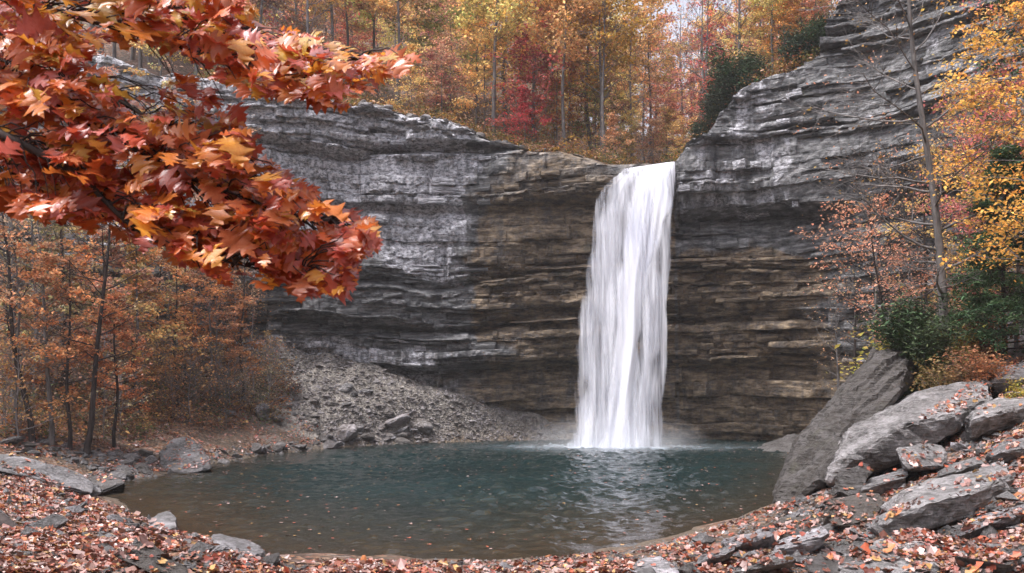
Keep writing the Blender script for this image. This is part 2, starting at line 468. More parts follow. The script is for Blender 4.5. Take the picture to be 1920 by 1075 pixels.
RIM = RIM + 0.22 * vnoise(S / 1.7, 0, 0, 5) * (np.abs(CPX - 1212) > 75) + 0.25 * vnoise(S / 5, 0, 0, 6) * (np.abs(CPX - 1212) > 90)

PROF_L = [(-3, -.6), (0, -.8), (4.6, -1.5), (5.3, -1.9), (5.7, .0), (7.6, .2), (8.2, -.9), (8.7, .5), (11.4, .75), (11.8, .0), (12.3, .6), (16.2, .75), (16.7, .15), (17.2, .85), (19.8, .95), (20.3, .1), (20.8, 1.5), (24, 1.1), (40, -2)]
PROF_F = [(-3, -2.2), (0, -2.4), (4.6, -3.2), (5.3, -3.4), (5.8, -1.6), (8.2, -1.3), (8.8, -2.1), (9.3, -1.0), (12.1, -.8), (12.4, -1.3), (12.9, -.7), (16.4, -.6), (16.9, -1.4), (17.3, .9), (18.6, 1.1), (24, .9), (40, -2)]
PROF_R = [(-3, -3.2), (0, -3.0), (1.5, -2.6), (5.0, -2.6), (5.3, -3.0), (5.9, -1.7), (7.8, -1.5), (8.2, -1.9), (9.0, -1.0), (12.6, -.7), (14.2, -1.0), (14.9, -1.9), (15.4, 1.0), (17, 1.5), (20, 1.2), (21, .6), (25, .2), (32, -1), (40, -3)]
def prof(tab, z): return np.interp(z, [a for a, b in tab], [b for a, b in tab])

crng = np.random.default_rng(21)
zb = [-3.0]
while zb[-1] < 28.5:
    z = zb[-1]
    thick = crng.uniform(0.5, 1.25) if (12.4 < z < 16 or 17.3 < z < 19.8 or 0.2 < z < 4.5) and crng.random() < 0.7 else crng.choice([crng.uniform(0.13, 0.28), crng.uniform(0.25, 0.6)])
    zb.append(z + thick)
rows_z, rows_l, rows_f = [], [], []
for i in range(len(zb) - 1):
    for f in ((0.03, 0.16, 0.5, 0.84, 0.97) if zb[i + 1] - zb[i] > 0.22 else (0.06, 0.5, 0.94)):
        rows_z.append(zb[i] + f * (zb[i + 1] - zb[i])); rows_l.append(i); rows_f.append(f)
for z in (29.5, 31, 33, 36, 40, 46, 54):
    rows_z.append(z); rows_l.append(len(zb)); rows_f.append(0.5)
rows_z = np.array(rows_z); nr, nc = len(rows_z), len(S)

def blocks(s, seed, lmin, lmax):
    """a blocky random profile along the wall: pieces of rock of different reach"""
    r = np.random.default_rng(seed)
    e = [s[0] - 1]
    while e[-1] < s[-1] + 1: e.append(e[-1] + r.uniform(lmin, lmax))
    v = r.uniform(-1, 1, len(e))
    i = np.searchsorted(e, s) - 1
    w = smoothstep(0, 0.11, s - np.array(e)[i])
    return v[i - 1] * (1 - w) + v[i] * w

wL = 1 - smoothstep(930, 1080, CPX); wR = smoothstep(1262, 1275, CPX); wF = np.clip(1 - wL - wR, 0, 1)
soft_r = 1 - 0.75 * smoothstep(1480, 1640, CPX)                # the overhang dies out along the right wall
VX = np.zeros((nr, nc)); VY = np.zeros((nr, nc)); VZ = np.zeros((nr, nc)); SOIL = np.zeros((nr, nc))
wave = 0.28 * fbm(S / 9, 0, 0, 40, 3)
dip = -0.035 * (CX + 10) * wL
# out-curve direction for the top: away from the basin centre
ox, oy = CX - 0, CYv - 30; ol = np.hypot(ox, oy); ox, oy = ox / ol, oy / ol
group = 0; gmem = {}
for r in range(nr):
    L, f, z = rows_l[r], rows_f[r], rows_z[r]
    if L not in gmem:
        if crng.random() < 0.33: group += 1
        thin = L < len(zb) - 1 and zb[L + 1] - zb[L] < 0.33
        gmem[L] = (0.5 * blocks(S, 900 + group, 2.2, 7.5) * 0.55 + blocks(S, 100 + L, 0.5 if thin else 1.2, 2.4 if thin else 4.5) * (0.30 if thin else 0.18)
                   + crng.uniform(-0.13, 0.13), 0.09 * vnoise(S / 0.9, 0, 0, 300 + L) + 0.10 * blocks(S, 1500 + L, 0.25, 1.1))
    base, chip = gmem[L]
    ledge = (0.62 * smoothstep(0.05, 0.12, vnoise(S / 4.2, L * 7.3, 0, 67)) if L % 3 == 0 else (-0.50 * smoothstep(0.10, 0.16, vnoise(S / 3.1, L * 3.1, 0, 68)) if L % 3 == 1 else 0.0)) * (0.45 + 0.55 * smoothstep(-0.2, 0.3, vnoise(S / 9, z / 4.5, 0, 69)))
    ledge = ledge * (1 - 0.6 * wL * (smoothstep(12.3, 12.8, z) * (1 - smoothstep(15.8, 16.2, z)) + smoothstep(17.2, 17.6, z) * (1 - smoothstep(19.4, 19.8, z))))
    lay_w = 0.75 + 0.9 * np.clip(vnoise(S / 5.5, z / 1.6, 0, 66) + 0.15, -0.45, 1)        # beds stand out in places, merge in others
    zz = z + wave + dip + 0.13 * vnoise(S / 3.4, z / 2.2, 0, 61) + 0.05 * vnoise(S / 0.9, z / 0.9, 0, 62) + 0.3 * vnoise(S / 13, z / 9, 0, 63)
    zp = z + 0.75 * vnoise(S / 7, z / 5, 0, 64) * (np.abs(CPX - 1212) > 60)
    off = wL * prof(PROF_L, zp) + wF * prof(PROF_F, zp) + wR * prof(PROF_R, zp) * np.where(z > 15.2, 1, soft_r)
    edge = 0.06 * (np.abs(f - 0.5) * 2) ** 6
    off = off + base * lay_w + chip * lay_w - edge * lay_w + 0.12 * fbm(S / 1.9, z / 1.5, 0, 57, 3) + ledge + 0.10 * fbm(S / 0.45, z / 0.35, 0, 77, 3) + 0.55 * fbm(S / 6, z / 6, 0, 55, 2)
    # slabs hang over what lies under them; the right wall leans back
    off = off - 0.10 * np.maximum(z - 20, 0) * smoothstep(1540, 1600, CPX)
    over = np.maximum(zz - RIM, 0)
    t_back = np.minimum(over * 2.2, 9)
    t_back = np.where(over > 0, 0.15 + t_back, 0)
    VX[r] = CX + NX * off + ox * t_back
    VY[r] = CYv + NY * off + oy * t_back
    VZ[r] = np.where(over > 0, RIM + 0.36 * t_back - 0.035 * t_back ** 2 + 0.12 * fbm(CX / 1.1, r * 0.4, 0, 8, 3), zz)
    SOIL[r] = smoothstep(0.4, 1.3, over + 0.5 * vnoise(S / 0.8, r * 0.3, 0, 70)) * (np.abs(CPX - 1212) > 52)
Zr = np.repeat(rows_z[:, None], nc, 1); PXr = np.repeat(CPX[None], nr, 0); Sr = np.repeat(S[None], nr, 0)
nz = fbm(Sr / 3.2, Zr / 2.2, 0, 90, 3)
# bedrock colours: bleached grey high up on the left, iron-brown shale low down and beside the falls
pale = smoothstep(9.5, 12.5, Zr + 1.2 * nz) * (1 - smoothstep(840, 930, PXr + 40 * nz)) + 0.72 * smoothstep(1268, 1280, PXr) * smoothstep(14.6, 15.4, Zr) * (1 - 0.5 * smoothstep(1440, 1600, PXr)) + 0.22 * smoothstep(1500, 1640, PXr)
pale = np.maximum(pale, 0.85 * smoothstep(1020, 760, PXr) * smoothstep(8.0, 6.4, Zr))
brown = np.maximum(smoothstep(830, 960, PXr + 60 * nz) * (1 - smoothstep(1255, 1275, PXr)) * (0.55 + 0.45 * smoothstep(17.5, 16, Zr)), smoothstep(1262, 1276, PXr) * smoothstep(13.6, 11.8, Zr + nz) * (1 - smoothstep(1440, 1720, PXr + 110 * nz)))
brown = np.maximum(brown, 0.55 * smoothstep(7.0, 4.5, Zr) * smoothstep(600, 900, PXr))
cliff_v = np.stack((VX, VY, VZ), -1).reshape(-1, 3)
cliff = link("cliff", mesh("cliff", cliff_v, grid_faces(nr, nc), M["cliff"], False,
             attrs={"pale": np.clip(pale, 0, 1).ravel(), "brown": np.clip(brown, 0, 1).ravel(), "soil": SOIL.ravel()}))
tag(cliff, "curved layered rock cliff around the waterfall", kind="structure")

# ---- single blocks that stand out of the wall along its beds
def wall_block(seed, pale_v, brown_v):
    r = np.random.default_rng(seed); bm = bmesh.new()
    for sx in (-1, 1):
        for sy in (-1, 1):
            for sz in (-1, 1):
                bm.verts.new((sx * r.uniform(.38, .5), sy * r.uniform(.36, .5), sz * r.uniform(.36, .5)))
    for _ in range(3): bm.verts.new((r.uniform(-.45, .45), -r.uniform(.42, .55), r.uniform(-.45, .45)))
    bmesh.ops.convex_hull(bm, input=bm.verts)
    bmesh.ops.triangulate(bm, faces=bm.faces)
    co = np.array([v.co for v in bm.verts]); bm.verts.index_update()
    fc = np.array([[v.index for v in f.verts] for f in bm.faces]); bm.free()
    n = len(co)
    return mesh("rock_block", co, fc, M["cliff"], False, attrs={"pale": np.full(n, pale_v), "brown": np.full(n, brown_v), "soil": np.zeros(n)})
BLOCKS = {k: [wall_block(700 + 10 * a + i, *k) for i in range(6)] for a, k in enumerate(((0.2, 0.0), (1.0, 0.0), (0.0, 1.0)))}
brng = np.random.default_rng(77)
vis = np.where((CPX > 440) & (CPX < 1730) & ~((CPX > 1070) & (CPX < 1274)))[0]
for _ in range(230):
    j = int(brng.choice(vis)); zt = brng.uniform(4.5, RIM[j] - 0.4)
    if 12.5 < zt < 16 and CPX[j] < 900 and brng.random() < 0.6: zt = brng.uniform(8, 12)
    r_ = int(np.argmin(np.abs(rows_z - zt)))
    if VZ[r_, j] > RIM[j] - 0.2: continue
    th_ = zb[rows_l[r_] + 1] - zb[rows_l[r_]] if rows_l[r_] < len(zb) - 1 else 0.3
    if th_ > 0.8: continue
    zc = 0.5 * (zb[rows_l[r_]] + zb[min(rows_l[r_] + 1, len(zb) - 1)]) + VZ[r_, j] - rows_z[r_]
    ln_ = np.exp(brng.normal(-0.05, 0.55)); dp_ = brng.uniform(0.5, 0.9)
    key = (0.0, 1.0) if brown[r_, j] > 0.5 else ((1.0, 0.0) if pale[r_, j] > 0.6 else (0.2, 0.0))
    o = link("rock_block", BLOCKS[key][brng.integers(6)], cliff)
    off_ = brng.uniform(-0.28, 0.0)
    o.location = (VX[r_, j] + NX[j] * off_, VY[r_, j] + NY[j] * off_, zc)
    o.scale = (ln_, dp_, max(0.16, th_ * brng.uniform(0.85, 1.15)))
    o.rotation_euler = (brng.normal() * 0.05, brng.normal() * 0.03, math.atan2(NY[j], NX[j]) + math.pi / 2 + brng.normal() * 0.12)

# ---- hillside above the rim
hs = np.arange(0, len(S), 6)
T = np.concatenate((np.arange(0, 12, 0.6), np.arange(12, 60, 2.0), np.arange(60, 260, 8)))
slope = 0.305 + 0.18 * (1 - smoothstep(960, 1080, CPX)) + 0.10 * smoothstep(1420, 1560, CPX)
def hill_z(j, t):
    g = np.where(t < 92, slope[j] * t, slope[j] * 92 + 0.05 * (t - 92))
    creek = -0.0 * t
    return RIM[j] - 0.45 + g + creek
HJ, HT = np.meshgrid(hs, T)
HXv = CX[HJ] + ox[HJ] * (HT + 0.4); HYv = CYv[HJ] + oy[HJ] * (HT + 0.4)
HZv = hill_z(HJ, HT) + (0.3 * fbm(HXv / 3, HYv / 3, 0, 12, 3) + 1.3 * fbm(HXv / 14, HYv / 14, 0, 13, 2)) * smoothstep(2, 14, HT)
hill = link("hillside", mesh("hillside", np.stack((HXv, HYv, HZv), -1).reshape(-1, 3), grid_faces(len(T), len(hs)), M["soil"], True, attrs={"wet": np.zeros(HXv.size), "scree": np.zeros(HXv.size)}))
tag(hill, "wooded slope above the cliff", kind="structure")

# ---- a ray-cast lookup of terrain height
def bvh_of(objs):
    V, F, o = [], [], 0
    for ob in objs:
        me = ob.data; mw = np.array(ob.matrix_world) if ob.parent is None and ob.matrix_basis != Matrix() else np.eye(4)
        v = np.empty(len(me.vertices) * 3, dtype=np.float32); me.vertices.foreach_get("co", v); v = v.reshape(-1, 3)
        mb = np.array(ob.matrix_basis); v = v @ mb[:3, :3].T + mb[:3, 3]
        V.append(v)
        F += [[i + o for i in p.vertices] for p in me.polygons]
        o += len(v)
    return BVHTree.FromPolygons(np.vstack(V).tolist(), F)

LAND = bvh_of([ground, hill, cliff])
def land(x, y, z0=200.0):
    h = LAND.ray_cast(Vector((x, y, z0)), Vector((0, 0, -1)))
    return h[0].z if h[0] is not None else 0.0

# ---- water of the pool
wx, wy = np.arange(-17, 22, 0.11), np.concatenate((np.arange(19.5, 45, 0.10), np.arange(45, 67, 0.2)))
WX, WY = np.meshgrid(wx, wy); WD = pool_dist(WX, WY)
front = 1 - smoothstep(22, 40, WY + 0.22 * WX)
shallow = np.clip(np.exp(WD / (1.4 + 5.0 * front)), 0, 1) * (0.35 + 0.65 * smoothstep(64, 42, WY)) * (1 - 0.4 * smoothstep(4, 14, WX))
FALL_X, FALL_Y = 6.7, 57.4
fr = np.hypot((WX - FALL_X) / 3.9, (WY - FALL_Y) / 1.7)
foam = np.clip(np.exp(-np.maximum(fr - 0.75, 0) * 1.9), 0, 1) * np.clip(0.75 + 0.6 * fbm(WX / 0.9, WY / 0.6, 0, 44, 3), 0, 1)
chop = 0.55 + 0.45 * smoothstep(-16, 4, WX) + 0.25 * fbm(WX / 6, WY / 6, 0, 151, 2)
w_a = fbm(WX / 0.95 + 0.1 * WY, WY / 0.50, 0, 141, 2); w_b = fbm(WX / 0.42, WY / 0.27, 0, 145, 2); w_c = fbm(WX / 2.8, WY / 1.7, 0, 148, 2); w_d = np.maximum(vnoise(WX / 0.36, WY / 0.21, 0, 149), 0.25) - 0.25
WZ = (0.050 * w_a + 0.048 * np.sign(w_b) * np.abs(w_b) ** 1.7 + 0.04 * w_c + 0.13 * w_d) * chop * np.clip(-WD / 1.0, 0.15, 1)
pool = link("pool_water", mesh("pool_water", np.stack((WX, WY, WZ), -1).reshape(-1, 3), grid_faces(len(wy), len(wx)), M["water"], True,
            attrs={"shallow": shallow.ravel(), "foam": foam.ravel()}))
tag(pool, "rippled teal plunge pool turning brown in its shallows", kind="structure")

# ---- the waterfall: overlapping sheets of falling water
waterfall = link("waterfall", None, loc=(FALL_X, FALL_Y, 0))
tag(waterfall, "tall white waterfall plunging over the cliff lip into the pool", "waterfall")
_WY = [296, 303, 312, 330, 360, 400, 450, 500, 560, 620, 700, 760, 842]
_WL = [1166, 1158, 1152, 1132, 1114, 1102, 1091, 1083, 1076, 1071, 1066, 1062, 1046]
_WR = [1268, 1269, 1270, 1270, 1269, 1267, 1265, 1263, 1261, 1258, 1254, 1252, 1256]
def fall_sheet(name, u0, u1, depth, density, seed, y_lo=842, fold=0.16, y_hi=None, fine=1.0):
    """u0, u1: where the sheet's sides run across the fall (0 left, 1 right) as (row, u) tables"""
    nv, nu = 110, 44
    v = np.linspace(0, 1, nv); u = np.linspace(0, 1, nu)
    n_up = 14
    row = np.concatenate((np.full(n_up, 303.0), 303 + (y_lo - 303) * np.linspace(0, 1, nv - n_up) ** 1.15))
    lx, rx = np.interp(row, _WY, _WL), np.interp(row, _WY, _WR)
    a, b = np.interp(row, *zip(*u0)), np.interp(row, *zip(*u1))
    xl, xr = lx + (rx - lx) * a, lx + (rx - lx) * b
    q = np.clip((row - 303) / (842 - 303), 0, 1)
    Yv = 60.6 - 3.2 * np.sqrt(q) - depth * (0.3 + 0.7 * q)
    P = np.zeros((nv, nu, 3)); E = np.zeros((nv, nu))
    for i in range(nv):
        X = xl[i] + (xr[i] - xl[i]) * u
        p = px(X, row[i], Yv[i]).T if False else np.stack(((X - 960) / FPX * Yv[i], np.full(nu, Yv[i]), np.full(nu, CAM_Z - (row[i] - HORIZON) / FPX * Yv[i])), -1)
        if i < n_up:                                   # the stream running up to the lip
            bk = (n_up - i) * 0.55
            p[:, 1] += bk; p[:, 2] += 0.02 * bk * bk ** 0.3 - 0.05 * (bk > 0.6)
        lip = np.clip((u - 0.5) * 0.0, 0, 1)
        p[:, 2] -= (1 - u * (b[i] - a[i]) - a[i]) * 0.55 * (1 - smoothstep(0, 0.10, q[i]))   # the lip tilts down to the left
        p[:, 1] += fold * (0.3 + q[i]) * fbm(u * (b[i] - a[i]) * 9 + seed * 5, q[i] * 1.6, 0, seed, 3) - 0.25 * np.sin(np.pi * u) * (0.3 + q[i])
        P[i] = p
        e = np.minimum(smoothstep(0, 0.16, u), smoothstep(0, 0.16, 1 - u))
        e = np.minimum(smoothstep(0, 0.22, u + 0.07 * vnoise(q[i] * 14, seed, 0, 5)), smoothstep(0, 0.22, 1 - u + 0.07 * vnoise(q[i] * 14, seed, 0, 6)))
        E[i] = 0.52 + 0.48 * e
        if y_hi is not None: E[i] -= 0.6 * (1 - smoothstep(y_hi, y_hi + 60, row[i]))
    P[..., 2] = np.maximum(P[..., 2], -0.15)
    uv = np.stack((P[..., 0], P[..., 2]), -1).reshape(-1, 2)
    o = link(name, mesh(name, P.reshape(-1, 3) - np.array((FALL_X, FALL_Y, 0)), grid_faces(nv, nu), mat_falls(name, density, seed, fine), True, attrs={"edge": E.ravel()}, uv=uv), waterfall)
    return o
fall_sheet("veil", [(303, 0), (842, 0)], [(303, 1), (842, 1)], 0.0, 0.08, 1)
fall_sheet("left_curtain", [(303, 0.0), (842, 0.02)], [(303, .55), (420, .48), (842, .50)], 0.22, -0.02, 2)
fall_sheet("main_plume", [(303, .42), (350, .44), (420, .42), (520, .40), (640, .42), (842, .34)], [(303, .98), (400, .98), (500, .78), (640, .70), (842, .78)], 0.5, 0.26, 3, fold=0.22)
fall_sheet("right_strand", [(303, .72), (500, .68), (640, .68), (842, .62)], [(303, 1.0), (500, 1.0), (842, 1.0)], 0.3, 0.06, 4)
fall_sheet("loose_spray", [(303, .02), (842, -.05)], [(303, .99), (842, 1.03)], 0.7, -0.08, 5, fold=0.3, y_hi=330, fine=1.4)

bm = bmesh.new(); bmesh.ops.create_icosphere(bm, subdivisions=3, radius=1.0)
me = bpy.data.meshes.new("mist"); bm.to_mesh(me); bm.free(); me.materials.append(M["mist"])
mist = link("mist", me, loc=(FALL_X - 0.3, FALL_Y - 0.6, 0.2)); mist.scale = (6.4, 3.0, 2.2)
tag(mist, "white spray drifting where the waterfall hits the pool", kind="stuff")

# ------------------------------------------------------------------ boulders and stones
def hull_mesh(name, pts, mat, edge=0.22, amp=0.10, strata=0.06, seed=0, axis=(0.1, 0.15, 1.0), iters=5, smooth=False):
    """a boulder: the hull of its corner points, its faces broken up and weathered"""
    bm = bmesh.new()
    for p in pts: bm.verts.new(p)
    r = bmesh.ops.convex_hull(bm, input=bm.verts)
    bmesh.ops.delete(bm, geom=[g for g in set(r["geom_interior"]) | set(r["geom_unused"]) if isinstance(g, bmesh.types.BMVert)], context='VERTS')
    bmesh.ops.dissolve_limit(bm, angle_limit=R(9), verts=bm.verts, edges=bm.edges)
    bmesh.ops.bevel(bm, geom=list(bm.edges), offset=edge * 0.45, segments=1, affect='EDGES', clamp_overlap=True)
    bmesh.ops.triangulate(bm, faces=bm.faces)
    for _ in range(iters):
        es = [e for e in bm.edges if e.calc_length() > edge]
        if not es or len(bm.verts) > 9000: break
        bmesh.ops.subdivide_edges(bm, edges=es, cuts=1)
        bmesh.ops.triangulate(bm, faces=[f for f in bm.faces if len(f.verts) > 3])
    bm.normal_update()
    co = np.array([v.co for v in bm.verts]); no = np.array([v.normal for v in bm.verts])
    ax = np.array(axis) / np.linalg.norm(axis)
    h = co @ ax
    big = fbm(co[:, 0] / 1.3, co[:, 1] / 1.3, co[:, 2] / 1.3, seed, 3)
    fin = fbm(co[:, 0] / 0.22, co[:, 1] / 0.22, co[:, 2] / 0.22, seed + 5, 2)
    hq = h / 0.17 + 0.8 * vnoise(co[:, 0] / 1.3, co[:, 1] / 1.3, co[:, 2] / 1.3, seed + 9)
    lay = _hash(np.floor(hq), np.zeros_like(hq), np.zeros_like(hq), seed) * strata * (1 - np.abs(no @ ax) ** 2)
    hq2 = h / 0.62 + 0.6 * vnoise(co[:, 0] / 2, co[:, 1] / 2, co[:, 2] / 2, seed + 13)
    lay = lay + _hash(np.floor(hq2), np.ones_like(hq2), np.zeros_like(hq2), seed) * strata * 0.9 * (1 - np.abs(no @ ax) ** 2)
    co = co + no * (amp * big + amp * 0.35 * fin + lay)[:, None]
    fc = np.array([[v.index for v in f.verts] for f in bm.faces])
    bm.free()
    return mesh(name, co, fc, mat, smooth)

def px_ground(x, y):
    """the land point seen at a photo pixel"""
    d = Vector(((x - 960) / FPX, 1.0, -(y - HORIZON) / FPX)).normalized()
    h = LAND.ray_cast(Vector((0, 0, CAM_Z)), d)
    return h[0] if h[0] is not None else None

ROCKS = []
def rock(name, label, corner_px, mat, group=None, cat="boulder", near=1.0, **kw):
    """corner_px: (pixel x, pixel y, metres ahead) for each corner of the boulder"""
    cp = np.array(corner_px, float)
    low = cp[cp[:, 1] >= np.median(cp[:, 1])]                 # stand it on the bank
    gy_ = [(px_ground(c[0], c[1]), c) for c in low]
    q = [(g.y, c) for g, c in gy_ if g is not None and g.y < 72]
    if q:
        cp[:, 2] *= np.clip(np.percentile([gY / c[2] for gY, c in q], 30), 0.6, 1.5) * near
        cp = np.vstack([cp] + [[(c[0], c[1] - 2, gY + 0.5)] for gY, c in q if gY + 0.5 > c[2]])   # and root it in the soil
    P = np.array([px(*c) for c in cp])
    base = P.mean(0); base[2] = P[:, 2].min()
    o = link(name, hull_mesh(name, P - base, M[mat], **kw), loc=base)
    tag(o, label, cat, group)
    ROCKS.append(o)
    return o

rock("leaning_boulder", "huge rock slab leaning against the right bank above the water", [
    (1452, 945, 30.5), (1462, 900, 31.5), (1500, 815, 33.5), (1598, 700, 34.5), (1640, 655, 34.5), (1700, 668, 34), (1690, 735, 31.5), (1610, 830, 30), (1540, 905, 29.2), (1480, 950, 29.5),
    (1560, 870, 34), (1720, 700, 36), (1640, 660, 36.5), (1520, 940, 32)], "lean", edge=0.14, amp=0.16, strata=0.13, seed=3, axis=(0.66, -0.675, -0.285))
rock("slab_boulder", "big pale slab boulder with a flat leafy top and dark broken side", [
    (1547, 905, 25.6), (1556, 880, 25.8), (1592, 805, 27.6), (1640, 775, 28.4), (1720, 735, 29.4), (1848, 710, 29.6), (1864, 735, 28.0), (1862, 750, 27.0),
    (1600, 856, 25.3), (1690, 797, 25.5), (1780, 780, 25.9), (1850, 756, 26.6), (1560, 912, 25.8), (1640, 874, 25.6), (1745, 846, 25.9), (1790, 814, 26.2)], "slab", near=0.90, edge=0.20, amp=0.07, strata=0.08, seed=11, axis=(0.25, 0.5, 0.85))
rock("undercut_boulder", "dark broken ledge of rock under the big pale slab boulder", [
    (1552, 930, 25.2), (1560, 885, 25.2), (1625, 862, 24.9), (1640, 880, 24.5), (1620, 920, 24.3), (1580, 945, 24.5), (1600, 930, 26), (1630, 880, 26)], "wet_stone", edge=0.2, amp=0.1, strata=0.14, seed=5)
rock("block_boulder", "small angular pale block below the big pale slab boulder", [
    (1676, 838, 23.6), (1735, 829, 24.2), (1774, 836, 24.0), (1778, 862, 23.4), (1760, 878, 23.0), (1712, 882, 22.9), (1690, 866, 23.1), (1770, 880, 24.2), (1700, 880, 24.2)], "slab", near=0.92, edge=0.16, amp=0.06, strata=0.05, seed=8)
rock("ridge_boulder", "long rough boulder with leaf-strewn sloping top near the bottom right", [
    (1630, 985, 19.0), (1648, 955, 19.4), (1690, 918, 20.2), (1790, 888, 20.9), (1885, 862, 21.6), (1900, 895, 19.6), (1820, 925, 18.6), (1740, 946, 18.3), (1660, 978, 18.2), (1895, 942, 19.6), (1830, 973, 18.8), (1740, 987, 18.5), (1662, 1004, 18.4)], "slab", near=0.95, edge=0.18, amp=0.08, strata=0.09, seed=14, axis=(0.3, 0.25, 0.9))
rock("mossy_boulder", "mossy greenish boulder beside the long rough boulder", [
    (1545, 940, 21.6), (1570, 926, 22.4), (1650, 922, 22.4), (1668, 935, 21.6), (1650, 970, 20.6), (1600, 990, 20.2), (1550, 985, 20.5), (1640, 980, 22), (1560, 985, 22)], "mossy", edge=0.17, amp=0.09, strata=0.10, seed=17)
rock("low_block", "low squared mossy block at the edge of the right shore", [
    (1438, 982, 20.6), (1460, 970, 21.4), (1530, 962, 21.6), (1545, 972, 20.6), (1535, 992, 19.8), (1480, 1008, 19.5), (1440, 1010, 19.8), (1540, 995, 21)], "mossy", edge=0.15, amp=0.06, strata=0.05, seed=19)
rock("broad_flat_rock", "broad flat slab with fallen leaves at the bottom right edge", [
    (1560, 1085, 15.6), (1600, 1048, 16.4), (1640, 1012, 17.4), (1700, 992, 18.0), (1760, 1008, 17.6), (1815, 1022, 17.0), (1815, 1050, 16.0), (1760, 1080, 15.4), (1650, 1110, 15.1), (1800, 1080, 17)], "slab", edge=0.15, amp=0.09, strata=0.09, seed=23, axis=(0.2, 0.3, 0.9))
rock("tilted_rock", "dark tilted slab lying along the bottom right corner", [
    (1800, 1068, 15.0), (1850, 1040, 15.6), (1925, 1015, 15.8), (1940, 1035, 15.2), (1900, 1060, 14.6), (1820, 1085, 14.5), (1930, 1060, 16)], "wet_stone", edge=0.13, amp=0.05, strata=0.05, seed=24)
rock("shore_boulder", "dark flat boulder standing in the water under the right cliff", [
    (1404, 853, 52), (1440, 832, 52.5), (1480, 812, 53), (1510, 812, 53), (1505, 845, 50.5), (1460, 856, 49.8), (1420, 858, 50.5), (1480, 830, 55), (1500, 860, 52)], "wet_stone", edge=0.3, amp=0.14, strata=0.14, seed=27)
rock("wet_boulder", "smooth dark wet boulder among bushes at the right edge", [
    (1856, 645, 30), (1880, 592, 31), (1905, 572, 31), (1935, 580, 30), (1935, 640, 29), (1900, 655, 28.8), (1930, 600, 33), (1870, 650, 31)], "wet_stone", edge=0.25, amp=0.1, strata=0.05, seed=30)
rock("round_boulder", "rounded grey boulder with leaves on top at the left waterline", [
    (297, 878, 43.0), (298, 850, 43.6), (318, 828, 44.6), (345, 819, 45), (372, 832, 44.6), (392, 860, 43.6), (397, 880, 43), (350, 890, 42.5), (310, 888, 42.6), (390, 870, 45.5), (310, 850, 46), (350, 830, 46.5)], "stone", edge=0.24, amp=0.10, strata=0.04, seed=33, smooth=True)
rock("long_flat_rock", "long flat rock slab sloping down to the left shore", [
    (-40, 850, 29), (0, 848, 29.6), (60, 862, 30.2), (130, 880, 30.2), (182, 915, 29.6), (178, 928, 28.8), (110, 915, 28.2), (50, 888, 28), (-40, 878, 27.8), (160, 935, 30), (20, 890, 30)], "stone", edge=0.2, amp=0.10, strata=0.12, seed=36, axis=(0.35, 0.1, 0.9))
rock("dark_flat_rock", "dark slab jutting into the water below the long left slab", [
    (140, 895, 32), (185, 880, 33), (225, 895, 32.5), (238, 905, 31.8), (190, 925, 30.5), (150, 928, 30.5), (210, 915, 33)], "wet_stone", edge=0.18, amp=0.08, strata=0.07, seed=38)
rock("point_boulder", "grey boulder at the tip of the left bank beside the water", [
    (272, 978, 24.4), (290, 962, 25.0), (318, 956, 25.2), (336, 972, 24.8), (334, 990, 24.0), (310, 1000, 23.4), (280, 994, 23.5), (325, 990, 25.6)], "stone", edge=0.14, amp=0.06, strata=0.05, seed=40)
rock("dark_boulder", "dark ridged rock among red leaves at the bottom left", [
    (248, 1030, 16.6), (280, 1018, 17.2), (320, 1042, 17.0), (352, 1068, 16.6), (362, 1085, 16.0), (300, 1085, 15.4), (255, 1062, 15.8), (200, 1038, 16.2), (340, 1080, 17)], "mossy", edge=0.12, amp=0.08, strata=0.06, seed=42)
rock("plank_stone", "long narrow flat stone at the water's edge, lower left", [
    (395, 1003, 21.8), (410, 998, 22.3), (440, 1010, 22.0), (480, 1025, 21.6), (492, 1040, 20.9), (470, 1048, 20.4), (430, 1030, 20.8), (400, 1014, 21.2), (480, 1045, 21.6)], "stone", edge=0.13, amp=0.04, strata=0.03, seed=44)
rock("flat_stone", "flat pale stone on the near shore, bottom centre right", [
    (1172, 1068, 17.8), (1200, 1046, 18.8), (1240, 1044, 19.0), (1268, 1058, 18.4), (1275, 1080, 17.4), (1220, 1085, 17.0), (1260, 1075, 18.6)], "slab", edge=0.13, amp=0.05, strata=0.05, seed=46)
rock("twin_stone", "grey stone beside the flat pale stone on the near shore", [
    (1176, 1082, 16.8), (1198, 1062, 17.4), (1225, 1060, 17.6), (1238, 1076, 17.0), (1210, 1092, 16.4), (1225, 1085, 17.6)], "stone", edge=0.11, amp=0.04, strata=0.03, seed=47)
rock("speckled_stone", "dark speckled boulder half buried in leaves at the bottom, right of centre", [
    (1508, 1062, 17.0), (1530, 1040, 17.6), (1570, 1036, 17.8), (1588, 1052, 17.2), (1575, 1080, 16.4), (1525, 1085, 16.2), (1570, 1070, 18)], "wet_stone", edge=0.12, amp=0.05, strata=0.04, seed=49)
rock("upper_ledge", "stepped grey ledge above the big pale slab boulder", [
    (1745, 722, 29.6), (1790, 690, 30.4), (1850, 655, 31.0), (1900, 650, 30.6), (1915, 668, 29.6), (1870, 700, 28.8), (1800, 725, 28.6), (1880, 690, 31.5)], "stone", edge=0.2, amp=0.12, strata=0.16, seed=52, axis=(-0.2, 0.2, 0.9))

